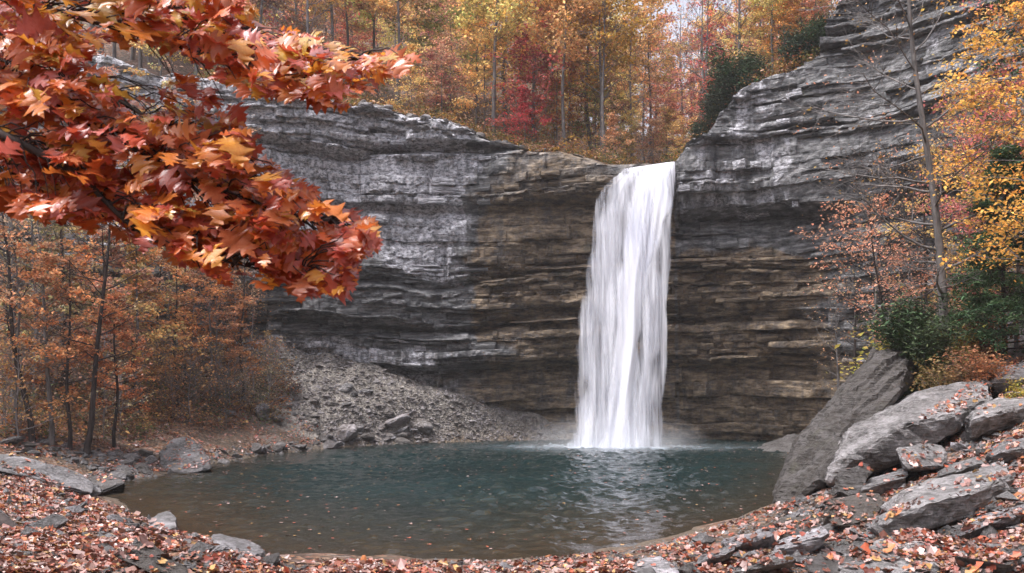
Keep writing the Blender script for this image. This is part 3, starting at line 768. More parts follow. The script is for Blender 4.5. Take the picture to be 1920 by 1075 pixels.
hrng = np.random.default_rng(88)
def bank_slab(cx, cy, w, h, mat, label, rise=0.30):
    """a tilted slab on the bank: flat top, broken front"""
    Y = 20.0
    def jit(a): return a + hrng.normal() * 0.05 * w
    pts = []
    for u in (-0.5, -0.2, 0.15, 0.5):
        pts.append((jit(cx + u * w), cy - h * 0.05 - rise * u * w + hrng.normal() * 2, Y))                         # front crest
        pts.append((jit(cx + u * w * 0.92), cy + h * 0.5 - rise * u * w + hrng.normal() * 2, Y + 0.25))             # foot
        pts.append((jit(cx + u * w * 0.85 + 0.06 * w), cy - h * 0.5 - rise * u * w * 0.8 + hrng.normal() * 2, Y + 0.022 * h + 0.5))   # back of the top
    return rock("bank_rock", label, pts, mat, edge=0.16, amp=0.06, strata=0.07, seed=int(hrng.integers(100, 900)), axis=(0.25, 0.3, 0.9))
for cx, cy, w, h, mt, lb in (
    (1880, 775, 120, 60, "slab", "pale slab at the right edge beside the big slab's upper end"), (1900, 845, 90, 48, "stone", "grey slab at the right edge above the long rough boulder"),
    (1800, 880, 90, 36, "stone", "low grey slab between the angular block and the long rough boulder"), (1660, 905, 90, 40, "stone", "narrow tilted slab below the big pale slab's left end"),
    (1590, 955, 100, 42, "mossy", "greenish slab under the mossy boulder"), (1500, 1020, 110, 40, "slab", "flat pale slab on the lower right shore"),
    (1400, 1020, 95, 30, "stone", "thin flat slab by the water on the lower right shore"), (1860, 985, 130, 44, "stone", "broad grey slab below the long rough boulder"),
    (1420, 1062, 120, 36, "slab", "flat pale slab at the bottom edge right of the centre"), (1340, 1045, 80, 24, "stone", "thin grey slab on the shore near the flat pale stone"),
    (1905, 705, 90, 44, "stone", "grey slab at the right edge below the dark wet boulder"), (1700, 1045, 100, 40, "wet_stone", "dark slab at the bottom edge among the leaves")):
    bank_slab(cx, cy, w, h, mt, lb)

# ---- loose stones: a few shapes, many individuals
srng = np.random.default_rng(5)
def stone_mesh(seed, flat, mat):
    r = np.random.default_rng(seed)
    p = r.normal(size=(16, 3)); p /= np.linalg.norm(p, axis=1)[:, None]
    p *= r.uniform(0.75, 1.0, (16, 1)); p[:, 2] *= flat; p[:, 0] *= r.uniform(1.0, 1.5)
    return hull_mesh("stone", p * 0.5, M[mat], edge=0.30, amp=0.05, strata=0.03, seed=seed, iters=2)
STONES = {m: [stone_mesh(60 + i + 10 * k, f, m) for i, f in enumerate((0.35, 0.5, 0.7, 0.45, 0.85))] for k, m in enumerate(("stone", "slab", "wet_stone", "talus"))}
KEEP_OUT = bvh_of(ROCKS)

def loose_stone(name, x, y, size, mats, label, group, cat="stone", sink=0.3):
    z = land(x, y, 30)
    if KEEP_OUT.ray_cast(Vector((x, y, 40)), Vector((0, 0, -1)))[0] is not None: return None
    o = link(name, STONES[srng.choice(mats)][srng.integers(5)], loc=(x, y, z + size * (0.22 - sink * 0.5)))
    o.scale = (size, size * srng.uniform(0.7, 1.0), size * srng.uniform(0.7, 1.1))
    o.rotation_euler = (srng.normal() * 0.22, srng.normal() * 0.22, srng.uniform(0, 6.28))
    return tag(o, label, cat, group)

def in_poly(x, y, poly):
    ins = np.zeros(np.shape(x), bool); n = len(poly)
    for i in range(n):
        (ax, ay), (bx, by) = poly[i], poly[(i + 1) % n]
        ins ^= ((ay > y) != (by > y)) & (x < (bx - ax) * (y - ay) / (by - ay + 1e-9) + ax)
    return ins

def scatter(poly, n):
    a = np.array(poly); out = []
    while len(out) < n:
        q = srng.uniform(a.min(0), a.max(0))
        if in_poly(q[0], q[1], poly): out.append(q)
    return out

for poly, n, s0, s1, mats, label, group in (
    ([(1260, 1075), (1300, 1020), (1450, 950), (1500, 930), (1640, 890), (1760, 850), (1920, 690), (1920, 1075)], 95, 14, 52, ("stone", "slab", "slab", "wet_stone"), "loose grey stone among red leaves on the right bank", "loose stones on the right bank"),
    ([(640, 1075), (760, 1056), (1150, 1045), (1290, 1010), (1300, 1075)], 46, 7, 26, ("stone", "slab", "wet_stone"), "small stone on the near pebbly shore", "small stones on the near shore"),
    ([(0, 900), (150, 940), (330, 1000), (520, 1050), (600, 1075), (0, 1075)], 42, 12, 44, ("stone", "slab", "wet_stone"), "grey stone half buried in red leaves on the near left bank", "stones on the near left bank"),
    ([(0, 830), (120, 830), (300, 850), (290, 890), (230, 905), (180, 885), (90, 860), (0, 848)], 40, 12, 42, ("stone", "stone", "wet_stone"), "grey stone on the left shore below the trees", "stones on the left shore below the trees"),
    ([(395, 868), (500, 832), (640, 815), (760, 812), (760, 832), (640, 840), (500, 854), (400, 874)], 44, 10, 40, ("stone", "wet_stone", "talus"), "stone along the far left waterline", "stones along the far left waterline"),
    ([(510, 660), (600, 665), (700, 700), (860, 750), (1040, 790), (1050, 824), (860, 826), (740, 830), (640, 830), (560, 780)], 120, 7, 30, ("talus", "talus", "stone"), "broken block in the scree at the foot of the left cliff", "scree blocks under the left cliff"),
    ([(500, 730), (560, 745), (600, 790), (560, 800), (470, 790), (420, 800), (400, 785)], 24, 10, 36, ("wet_stone", "stone"), "dark stone in the leaf slope left of the scree", "dark stones left of the scree"),
    ([(1300, 812), (1500, 795), (1500, 826), (1300, 828)], 22, 10, 34, ("talus", "wet_stone"), "brown fallen block at the foot of the right cliff", "fallen blocks under the right cliff"),
):
    for q in scatter(poly, n):
        h = px_ground(*q)
        if h is None or h.z > 13: continue
        size = (s0 + (s1 - s0) * srng.random() ** 2.2) / FPX * h.y * 1.15
        loose_stone("stone" if "block" not in label else "rock_block", h.x, h.y, size, mats, label, group)
for q, w in (((650, 822), 44), ((742, 800), 40), ((690, 826), 30), ((795, 808), 34)):
    h = px_ground(*q)
    if h is not None: loose_stone("scree_boulder", h.x, h.y, w / FPX * h.y * 1.3, ("talus",), "large angular block in the scree close to the waterline", "large scree blocks", "boulder", 0.1)

# ---- rubble too small to count
def stone_cloud(name, pts, sizes, mat, label):
    base = np.array([(1, 0, 0), (-.9, .2, 0), (.1, .8, .1), (-.1, -.85, 0), (.1, .1, .55), (0, 0, -.5)]) * 0.5
    fc = np.array([(0, 2, 4), (2, 1, 4), (1, 3, 4), (3, 0, 4), (2, 0, 5), (1, 2, 5), (3, 1, 5), (0, 3, 5)])
    n = len(pts)
    a = srng.uniform(0, 6.28, n); c, s = np.cos(a), np.sin(a)
    b = base[None] * srng.uniform(0.65, 1.3, (n, 6, 3)) * np.asarray(sizes)[:, None, None]
    v = np.stack((b[..., 0] * c[:, None] - b[..., 1] * s[:, None], b[..., 0] * s[:, None] + b[..., 1] * c[:, None], b[..., 2] + 0.15 * srng.normal(size=(n, 6)) * np.asarray(sizes)[:, None]), -1) + np.asarray(pts)[:, None]
    f = (fc[None] + np.arange(n)[:, None, None] * 6).reshape(-1, 3)
    return tag(link(name, mesh(name, v.reshape(-1, 3), f, M[mat])), label, kind="stuff")

def ground_points(poly, n, zmax=13):
    out = []
    for q in scatter(poly, n):
        h = px_ground(*q)
        if h is not None and h.z < zmax: out.append((h.x, h.y, h.z))
    return np.array(out)
p = ground_points([(500, 640), (560, 640), (640, 670), (740, 700), (860, 735), (1000, 780), (1060, 800), (1060, 828), (860, 828), (740, 834), (640, 838), (560, 800), (530, 720)], 7500)
stone_cloud("scree", p, np.exp(srng.normal(-2.0, 0.55, len(p))), "talus", "pale broken scree at the foot of the left cliff")
p = ground_points([(640, 1078), (700, 1056), (960, 1050), (1150, 1036), (1300, 1000), (1450, 950), (1600, 900), (1650, 1078)], 3600)
stone_cloud("gravel", p, np.exp(srng.normal(-2.7, 0.45, len(p))), "slab", "small pebbles along the near shore")
p = ground_points([(0, 850), (180, 930), (330, 1000), (600, 1075), (0, 1075)], 900)
p2 = ground_points([(0, 830), (300, 850), (600, 825), (600, 846), (400, 874), (240, 905)], 1500)
p3 = ground_points([(1300, 1075), (1500, 940), (1920, 640), (1920, 1075)], 2600)
p = np.vstack((p, p2, p3))
stone_cloud("rubble", p, np.exp(srng.normal(-2.0, 0.55, len(p))), "stone", "small grey stones scattered over the banks")

# ---- driftwood
def tube_rings(pts, rad, k=7):
    pts = np.asarray(pts, float); rad = np.asarray(rad, float); n = len(pts)
    tg = np.gradient(pts, axis=0); tg /= np.linalg.norm(tg, axis=1)[:, None] + 1e-9
    ref = np.array((0, 0, 1.0)) if abs(tg[0, 2]) < 0.8 else np.array((1.0, 0, 0))
    a = np.cross(tg, ref); a /= np.linalg.norm(a, axis=1)[:, None] + 1e-9
    b = np.cross(tg, a)
    th = np.linspace(0, 2 * np.pi, k, endpoint=False)
    v = pts[:, None] + rad[:, None, None] * (np.cos(th)[None, :, None] * a[:, None] + np.sin(th)[None, :, None] * b[:, None])
    i = np.arange(n - 1)[:, None] * k + np.arange(k)[None]
    j = np.arange(n - 1)[:, None] * k + (np.arange(k)[None] + 1) % k
    f = np.stack((i, j, j + k, i + k), -1).reshape(-1, 4)
    return v.reshape(-1, 3), f

def log(name, label, a, b, r, mat, seed):
    t = np.linspace(0, 1, 14)[:, None]
    P = px(*a) * (1 - t) + px(*b) * t
    P = P + np.stack([0.05 * vnoise(t[:, 0] * 5, 0, 0, seed + i) for i in range(3)], -1)
    rr = r * (1 - 0.35 * t[:, 0]) * (1 + 0.18 * vnoise(t[:, 0] * 7, 0, 0, seed + 4)); rr[[0, -1]] *= 0.25
    v, f = tube_rings(P, rr, 10)
    base = P.mean(0)
    return tag(link(name, mesh(name, v - base, f, M[mat], True), loc=base), label, "log")
log("fallen_log", "dark wet log at the left edge of the leafy bank", (-60, 940, 17.5), (52, 1008, 16.6), 0.17, "dark_bark", 3)
log("driftwood_log", "dark thin driftwood lying among leaves at the bottom left", (150, 1052, 15.6), (205, 1062, 15.4), 0.07, "dark_bark", 9)
log("broken_branch", "dark broken branch beside the dark ridged rock", (205, 1036, 16.0), (275, 1056, 15.6), 0.09, "dark_bark", 14)

# ------------------------------------------------------------------ plants
def leaf_frames(normal, tip):
    n = normal / (np.linalg.norm(normal, axis=1)[:, None] + 1e-9)
    t = tip - n * np.sum(n * tip, 1)[:, None]
    t /= np.linalg.norm(t, axis=1)[:, None] + 1e-9
    return np.stack((t, np.cross(n, t), n), 1)                       # rows: along the midrib, across it, up

def leaf_cloud(tv, tf, pos, F, size, cols, jit=0.0):
    n, k = len(pos), len(tv)
    b = tv[None] * np.asarray(size)[:, None, None]
    v = np.einsum('nki,nij->nkj', b, F) + pos[:, None]
    f = (np.asarray(tf)[None] + (np.arange(n) * k)[:, None, None]).reshape(-1, np.asarray(tf).shape[1])
    return v.reshape(-1, 3), f, np.repeat(cols, k, 0)

T_SIMPLE = (np.array([(0, 0, 0), (.5, .36, .08), (1, 0, -.05), (.5, -.36, .08)]), np.array([(0, 1, 2, 3)]))
T_NEEDLE = (np.array([(0, 0, 0), (.5, .16, .03), (1, 0, -.05), (.5, -.16, .03)]), np.array([(0, 1, 2, 3)]))
T_LITTER = (np.array([(0, 0, 0), (.22, .27, .10), (.42, .16, .02), (.66, .34, .12), (1, .03, .06), (.70, -.33, .05), (.44, -.15, -.02), (.24, -.30, .12)]),
            np.array([(0, 1, 2), (2, 3, 4), (4, 5, 6), (6, 7, 0), (0, 2, 6), (2, 4, 6)]))
def oak_leaf(fold, curl, twist, seed):
    o = [(0, .012), (.10, .035), (.17, .17), (.23, .22), (.26, .10), (.33, .24), (.44, .41), (.43, .24), (.48, .14), (.56, .28), (.70, .40), (.68, .24), (.71, .12), (.78, .16), (.88, .22), (.86, .09), (.92, .05), (1.0, 0)]
    r = np.random.default_rng(seed)
    V, n = [], len(o)
    xm = np.maximum.accumulate([min(x, 1) * 0.97 for x, _ in o])
    def bend(x, y): return (x * (1 - 0.12 * curl * x), y * (1 - 0.15 * fold), fold * 0.45 * abs(y) - curl * 0.35 * x * x + twist * x * y + 0.04 * math.sin(9 * x + 6 * y + seed))
    for i, (x, y) in enumerate(o): V.append(bend(xm[i], 0))
    for i, (x, y) in enumerate(o): V.append(bend(x + r.normal() * .012, y * r.uniform(.9, 1.1)))
    for i, (x, y) in enumerate(o): V.append(bend(x + r.normal() * .012, -y * r.uniform(.9, 1.1)))
    Fc = [(i, i + 1, n + i + 1, n + i) for i in range(n - 1)] + [(i + 1, i, 2 * n + i, 2 * n + i + 1) for i in range(n - 1)]
    return np.array(V), np.array(Fc)

class Wood:
    def __init__(s): s.v, s.f, s.n = [], [], 0
    def tube(s, pts, rad, k=5):
        v, f = tube_rings(pts, rad, k); s.v.append(v); s.f.append(f + s.n); s.n += len(v)
    def build(s, name, mat): return mesh(name, np.vstack(s.v), np.vstack(s.f), mat, True)

def bough(r, a, d, length, n=6, sag=0.0, wob=0.10):
    """a wandering polyline that leaves point a in direction d"""
    p = [np.array(a, float)]; d = np.array(d, float)
    for i in range(n):
        d = d + r.normal(size=3) * wob + np.array((0, 0, sag))
        d /= np.linalg.norm(d)
        p.append(p[-1] + d * length / n)
    return np.array(p)

def make_tree(seed, H=14, r0=0.16, start=0.35, spread=3.2, nb=26, ntw=5, rise=0.5, sag=0.03, leaves=4500, size=0.2, sigma=0.34, flat=0.45, bark="bark", shape="oval", lean=0.0, leafmat="leaf", var=0.30, ktr=7, tmpl=T_SIMPLE, twig_r=0.012, fine=0):
    r = np.random.default_rng(seed)
    w = Wood(); nt = 12
    t = np.linspace(0, 1, nt)
    ph = r.uniform(0, 6.28)
    tr = np.stack((0.014 * H * (vnoise(t * 3, 0, 0, seed) + lean * 10 * t * math.cos(ph)), 0.014 * H * (vnoise(t * 3, 0, 0, seed + 1) + lean * 10 * t * math.sin(ph)), t * H), -1)
    tr[0, :2] = 0; tr[0, 2] = -0.6
    rad = r0 * (1 - 0.88 * t) + 0.006; rad[0] *= 1.35
    w.tube(tr, rad, ktr)
    sites = []
    for i in range(nb):
        fz = start + (0.97 - start) * ((i + r.random()) / nb)
        at = np.array([np.interp(fz, t, tr[:, c]) for c in range(3)])
        az = i * 2.4 + r.normal() * 0.5
        u = (fz - start) / (1 - start)
        prof_ = {"oval": 0.35 + 0.75 * math.sin(math.pi * min(1, 0.22 + 0.72 * u)), "cone": 1.05 - 0.95 * u, "vase": 0.45 + 0.6 * u, "layer": 0.8 + 0.35 * math.sin(5 * u + seed) - 0.5 * u}[shape]
        Ln = spread * max(0.12, prof_) * r.uniform(0.7, 1.15)
        el = rise * (0.5 + 0.9 * u) + r.normal() * 0.12
        d = np.array((math.cos(az) * math.cos(el), math.sin(az) * math.cos(el), math.sin(el)))
        b = bough(r, at, d, Ln, 6, sag, 0.11)
        br = max(0.012, r0 * (1 - 0.85 * fz) * 0.42)
        w.tube(b, np.linspace(br, twig_r * 0.7, len(b)), 4)
        for q in np.linspace(0.4, 1, 5): sites.append(b[0] + (b[-1] - b[0]) * 0 + np.array([np.interp(q * 6, range(7), b[:, c]) for c in range(3)]))
        for j in range(ntw):
            q = r.uniform(0.25, 1.0)
            a = np.array([np.interp(q * 6, range(7), b[:, c]) for c in range(3)])
            dd = (b[-1] - b[0]); dd /= np.linalg.norm(dd)
            side = np.cross(dd, (0, 0, 1)) * r.choice((-1, 1))
            d2 = dd * 0.6 + side * r.uniform(0.4, 1.0) + np.array((0, 0, r.normal() * 0.18 + rise * 0.15))
            tw = bough(r, a, d2 / np.linalg.norm(d2), Ln * r.uniform(0.22, 0.5), 4, sag, 0.16)
            w.tube(tw, np.linspace(twig_r, twig_r * 0.35, len(tw)), 3)
            sites += list(tw[1:])
            for _ in range(fine):
                a2 = tw[r.integers(1, 4)]
                d3 = (tw[-1] - tw[0]) / (np.linalg.norm(tw[-1] - tw[0]) + 1e-6) + r.normal(size=3) * 0.6
                tw2 = bough(r, a2, d3 / np.linalg.norm(d3), Ln * r.uniform(0.10, 0.28), 3, sag, 0.2)
                w.tube(tw2, np.linspace(twig_r * 0.55, twig_r * 0.25, len(tw2)), 3)
                sites += list(tw2[1:])
    wood = w.build("trunk", M[bark])
    crown = None
    if leaves:
        sites = np.array(sites)
        # every site carries a clump; some are full, some nearly bare
        wt = np.exp(r.normal(0, 0.7, len(sites))); wt /= wt.sum()
        ix = r.choice(len(sites), leaves, p=wt)
        pos = sites[ix] + r.normal(size=(leaves, 3)) * np.array((sigma, sigma, sigma * flat))
        nrm = np.stack((r.normal(0, .75, leaves), r.normal(0, .75, leaves), np.ones(leaves)), -1)
        F = leaf_frames(nrm, r.normal(size=(leaves, 3)))
        clump = np.exp(r.normal(0, 0.22, len(sites)))[ix]
        tone = np.exp(r.normal(0, var, leaves)) * clump
        warm = r.normal(0, 0.18, leaves)
        cols = np.stack((tone * (1 + 0.25 * warm), tone * (1 - 0.45 * warm), tone * (1 - 0.5 * warm)), -1)
        v, f, c = leaf_cloud(*tmpl, pos, F, size * np.exp(r.normal(0, 0.25, leaves)), cols)
        crown = mesh("crown", v, f, M[leafmat], False, c)
    return wood, crown

def make_shrub(seed, h=1.4, w=1.0, stems=9, leaves=1500, size=0.11, leafmat="leaf", bark="bark", sigma=0.16, tmpl=T_SIMPLE, flat=0.7):
    r = np.random.default_rng(seed); wd = Wood(); sites = []
    for i in range(stems):
        az = i * 2.4 + r.normal() * .3; sp = r.uniform(0.15, 1) * w
        d = np.array((math.cos(az) * sp, math.sin(az) * sp, h)); L = np.linalg.norm(d) * r.uniform(0.6, 1.05)
        b = bough(r, (0, 0, -0.1), d / np.linalg.norm(d), L, 6, -0.02, 0.12)
        wd.tube(b, np.linspace(0.018, 0.004, 7), 4); sites += list(b[2:])
        for j in range(4):
            a = b[r.integers(2, 6)]; d2 = np.array((r.normal(), r.normal(), 0.5)); d2 /= np.linalg.norm(d2)
            tw = bough(r, a, d2, L * r.uniform(.2, .4), 3, 0, .15); wd.tube(tw, np.linspace(0.007, 0.003, 4), 3); sites += list(tw[1:])
    sites = np.array(sites); ix = r.integers(0, len(sites), leaves)
    pos = sites[ix] + r.normal(size=(leaves, 3)) * np.array((sigma, sigma, sigma * flat))
    pos[:, 2] = np.maximum(pos[:, 2], 0.02)
    nrm = np.stack((r.normal(0, .5, leaves), r.normal(0, .5, leaves), np.ones(leaves)), -1)
    tone = np.exp(r.normal(0, .32, leaves)) * np.exp(r.normal(0, .25, len(sites)))[ix]
    wm = r.normal(0, 0.2, leaves)
    cols = np.stack((tone * (1 + .25 * wm), tone * (1 - .4 * wm), tone * (1 - .4 * wm)), -1)
    v, f, c = leaf_cloud(*tmpl, pos, leaf_frames(nrm, r.normal(size=(leaves, 3)) + (0, 0, .3)), size * np.exp(r.normal(0, .25, leaves)), cols)
    return wd.build("stems", M[bark]), mesh("foliage", v, f, M[leafmat], False, c)

YEL, GOLD, ORA, RED, PINK, BRN, OLV = (.68, .53, .19), (.64, .44, .17), (.60, .34, .18), (.46, .13, .09), (.54, .22, .18), (.40, .25, .16), (.38, .34, .12)  # low saturation puts some of the hillside haze into the leaf colours
RUST = (.34, .115, .04)
prng = np.random.default_rng(99)

def place_tree(proto, x, y, scale, colour, name, label, group=None, cat="tree", rot=None, z=None, parts=("trunk", "crown"), sz=None, tilt=(0, 0)):
    z = land(x, y) if z is None else z
    root = link(name, None, loc=(x, y, z))
    root.rotation_euler = (Matrix.Rotation(tilt[1], 3, 'Y') @ Matrix.Rotation(tilt[0], 3, 'X') @ Matrix.Rotation(prng.uniform(0, 6.28) if rot is None else rot, 3, 'Z')).to_euler()
    root.scale = (scale, scale, sz or scale)
    for pn, me in zip(parts, proto):
        if me is None: continue
        o = link(pn, me, root)
        if colour is not None and pn in ("crown", "foliage"):
            j = np.exp(prng.normal(0, 0.08, 3)); o.color = (colour[0] * j[0], colour[1] * j[1], colour[2] * j[2], 1)
    return tag(root, label, cat, group)

TALL = [make_tree(200 + i, H=15, r0=0.15, start=0.42, spread=2.7, nb=24, ntw=5, leaves=6000, size=0.22, sigma=0.36) for i in range(4)]
TALL += [make_tree(210 + i, H=15, r0=0.17, start=0.30, spread=3.4, nb=28, ntw=5, leaves=7500, size=0.22, sigma=0.40, shape="oval") for i in range(3)]
SMALL = [make_tree(220 + i, H=6.5, r0=0.06, start=0.18, spread=2.2, nb=22, ntw=5, rise=0.28, sag=0.0, leaves=3600, size=0.15, sigma=0.22, flat=0.28, shape="layer" if i % 2 else "oval") for i in range(4)]
THIN = [make_tree(230 + i, H=12, r0=0.075, start=0.55, spread=1.4, nb=16, ntw=4, leaves=900, size=0.17, sigma=0.25, bark="pale_bark") for i in range(3)]
BROAD = [make_tree(250 + i, H=13, r0=0.15, start=0.12, spread=3.6, nb=30, ntw=5, leaves=5600, size=0.27, sigma=0.42) for i in range(4)]
BARE = [make_tree(240 + i, H=15, r0=0.15, start=0.30, spread=3.0, nb=24, ntw=6, rise=0.75, leaves=260, size=0.16, sigma=0.3, fine=3, twig_r=0.016, bark="pale_bark" if i % 2 else "bark") for i in range(4)]

# ---- hillside above the cliff
def hill_tree(pxx, Y, proto, scale, col, name, label, group, **kw):
    return place_tree(proto, (pxx - 960) / FPX * Y, Y, scale, col, name, label, group, **kw)

hill_tree(1000, 68.5, SMALL[0], 1.25, (.42, .10, .075), "red_maple", "red-leaved small tree just behind the cliff rim left of the waterfall", None)
hill_tree(985, 66.8, SMALL[1], 0.75, (.44, .07, .075), "crimson_sapling", "low crimson sapling at the rim in front of the red tree", None)
hill_tree(945, 73, TALL[4], 1.0, YEL, "yellow_tree", "bright yellow tree standing behind the red tree on the rim", None)
hill_tree(1045, 70, SMALL[2], 1.2, (.44, .19, .06), "orange_maple", "orange tree right behind the red tree on the rim", None)
hill_tree(1105, 74, TALL[5], 1.12, (.50, .29, .06), "gold_tree", "tall gold-leaved tree with a thick pale trunk left of the waterfall", None)
hill_tree(1128, 68, TALL[2], 1.05, (.48, .26, .055), "slender_tree", "tall slender tree with a dark straight trunk above the lip", None)
hill_tree(1340, 76, SMALL[3], 1.5, (.44, .075, .075), "scarlet_tree", "scarlet tree above the right cliff corner", None)
hill_tree(1388, 64, BARE[0], 0.92, (.42, .2, .05), "bare_tree", "bare grey tree leaning over the right cliff corner", None, cat="tree")
hill_tree(1450, 62, TALL[1], 0.62, GOLD, "amber_tree", "amber tree on the right cliff top with dark branches", None)
hill_tree(1150, 66.5, SMALL[1], 0.62, ORA, "rust_sapling", "rust-orange sapling beside the stream above the lip", None)

def hue_at(p):
    """what turns which colour along the slope"""
    if p < 700: w = [.14, .22, .24, .05, .06, .21, .08]
    elif p < 1000: w = [.32, .24, .12, .04, .10, .06, .12]
    elif p < 1250: w = [.32, .28, .12, .04, .10, .06, .08]
    else: w = [.28, .28, .12, .08, .10, .06, .08]
    return prng.choice(7, p=np.array(w) / sum(w))
HUES = [YEL, GOLD, ORA, RED, PINK, BRN, OLV]
HWORD = ["yellow", "golden", "orange", "red", "pinkish-red", "brown", "olive-green"]
for Yo, n, pick in ((3.5, 13, "front"), (6, 15, "front"), (9.5, 17, "mid"), (14, 18, "mid"), (20, 18, "mid"), (27, 18, "mid"), (36, 20, "far"), (47, 22, "far"), (60, 24, "far"), (74, 26, "far"), (88, 28, "far"), (96, 26, "far")):
    for i in range(n):
        pxx = 110 + 1460 * (i + prng.uniform(0.1, 0.9)) / n
        rimY = np.interp(pxx, CPX[(S > s_lo) & (S < s_hi)], CYv[(S > s_lo) & (S < s_hi)])
        Y = rimY + Yo * prng.uniform(0.85, 1.2)
        if abs(pxx - 1212) < 75 and Yo < 9: continue
        if pxx > 1250 and Yo < 6: continue
        h = hue_at(pxx); u = prng.random()
        if pick == "front":
            if u < 0.18: proto, sc, knd = THIN[prng.integers(3)], prng.uniform(0.85, 1.25), "thin"
            elif u < 0.56: proto, sc, knd = SMALL[prng.integers(4)], prng.uniform(0.7, 1.3), "small"
            elif u < 0.88: proto, sc, knd = TALL[prng.integers(4)], prng.uniform(0.9, 1.15), "tall"
            else: proto, sc, knd = BARE[prng.integers(4)], prng.uniform(0.8, 1.05), "bare"
        elif pick == "mid":
            if u < 0.08: proto, sc, knd = THIN[prng.integers(3)], prng.uniform(0.9, 1.3), "thin"
            elif u < 0.40: proto, sc, knd = SMALL[prng.integers(4)], prng.uniform(0.8, 1.4), "small"
            elif u < 0.80: proto, sc, knd = TALL[prng.integers(7)], prng.uniform(0.85, 1.15), "tall"
            else: proto, sc, knd = BARE[prng.integers(4)], prng.uniform(0.85, 1.1), "bare"
        else:
            if u < 0.76: proto, sc, knd = (BROAD + TALL[4:])[prng.integers(7)], prng.uniform(0.75, 1.05), "tall"
            else: proto, sc, knd = BARE[prng.integers(4)], prng.uniform(0.9, 1.15), "bare"
        sector = "over the left cliff" if pxx < 820 else ("over the brown rock wall" if pxx < 1120 else ("over the waterfall lip" if pxx < 1290 else "over the right cliff"))
        where = {"front": "on the rim ", "mid": "on the slope ", "far": "high "}[pick] + sector
        if knd == "bare": label, grp = f"nearly bare grey tree {where}", f"bare trees {where}"
        elif knd == "thin": label, grp = f"thin pale-trunked young tree {where}", f"thin young trees {where}"
        else: label, grp = f"{knd} {HWORD[h]} tree {where}", f"{knd} {HWORD[h]} trees {where}"
        if 1180 < pxx < 1430 and Yo > 45: sc *= 0.5
        hill_tree(pxx, Y, proto, sc, HUES[h], {"bare": "leafless_tree", "thin": "young_tree", "small": "understory_tree", "tall": "hillside_tree"}[knd], label, grp)

# ---- the wood goes on downstream, behind the camera: unseen trees added to dim frontal light
for i in range(28):
    x, y = (prng.uniform(-46, 46), prng.uniform(-36, -16)) if i < 18 else (prng.choice((-1, 1)) * prng.uniform(22, 40), prng.uniform(-5, 22))
    h = int(prng.integers(0, 7))
    place_tree((BROAD + TALL)[prng.integers(11)], x, y, prng.uniform(1.1, 1.4), HUES[h], "unseen_tree", f"tall {HWORD[h]} tree added to the wood downstream, out of the picture", "trees downstream of the viewer")

# ---- left bank wood
LEFT = [make_tree(300 + i, H=9, r0=0.10, start=0.22, spread=2.4, nb=24, ntw=5, rise=0.25, sag=0.0, leaves=4200, size=0.155, sigma=0.15, flat=0.35, shape="layer" if i % 2 else "oval", bark="dark_bark" if i < 2 else "bark") for i in range(4)]
LBARE = [make_tree(310 + i, H=13, r0=0.13, start=0.28, spread=2.6, nb=22, ntw=6, rise=0.6, leaves=350, size=0.12, sigma=0.2, fine=3, twig_r=0.012, bark="bark" if i % 2 else "dark_bark") for i in range(3)]
def left_tree(pxx, pyy, proto, sc, col, name, label, group=None, **kw):
    h = px_ground(pxx, pyy)
    if h is None: return
    col = tuple(0.74 * a + 0.26 * b for a, b in zip(col, (.46, .35, .22)))
    return place_tree(proto, h.x, h.y, sc, col, name, label, group, z=h.z, **kw)
for i, (x, y, s_) in enumerate(((160, 852, 1.0), (95, 835, .85), (60, 828, .95))):
    left_tree(x, y, LBARE[i % 3], s_, BRN, "dark_trunk_tree", "dark slender trunk in the clump at the left shore", "dark trunk clump on the left shore", tilt=(0.0, prng.normal() * 0.06))
for x, y, pr, s_, c, nm, lb in (
    (130, 842, LEFT[0], .92, (.48, .18, .07), "orange_understory_tree", "orange tree spreading over the left shore clump"),
    (215, 838, LEFT[1], .80, (.42, .16, .05), "amber_understory_tree", "amber tree right beside the dark trunk clump"),
    (30, 815, LEFT[2], .95, (.44, .17, .09), "russet_tree", "russet tree at the left edge of the picture by the shore"),
    (255, 770, LEFT[3], 1.15, (.58, .43, .16), "straw_yellow_tree", "straw-yellow tree at the middle of the left wood"),
    (190, 760, LEFT[1], 1.15, (.48, .20, .15), "pink_red_tree", "pinkish-red tree behind the left shore clump"),
    (330, 765, LEFT[0], 1.05, (.45, .17, .05), "copper_tree", "copper-orange tree in the middle of the left wood"),
    (395, 760, LEFT[2], .95, (.44, .15, .05), "orange_bank_tree", "orange tree near the right end of the left wood"),
    (455, 752, LEFT[3], .75, (.46, .20, .05), "gold_bank_tree", "golden-orange tree at the right end of the left wood beside the scree"),
    (90, 740, LEFT[3], 1.2, (.52, .38, .18), "tan_tree", "tan-leaved tree deep in the left wood"),
    (20, 720, LEFT[0], 1.3, (.38, .22, .13), "brown_red_tree", "brownish-red tree deep in the wood at the left edge"),
    (300, 700, LEFT[1], 1.2, (.55, .38, .13), "ochre_tree", "ochre tree high on the left slope"),
    (380, 690, LEFT[2], 1.1, (.54, .25, .09), "flame_tree", "flame-orange tree high on the left slope below the cliff"),
    (150, 690, LEFT[2], 1.2, (.46, .36, .13), "olive_tree", "olive-yellow tree high on the left slope"),
):
    left_tree(x, y, pr, s_, c, nm, lb)
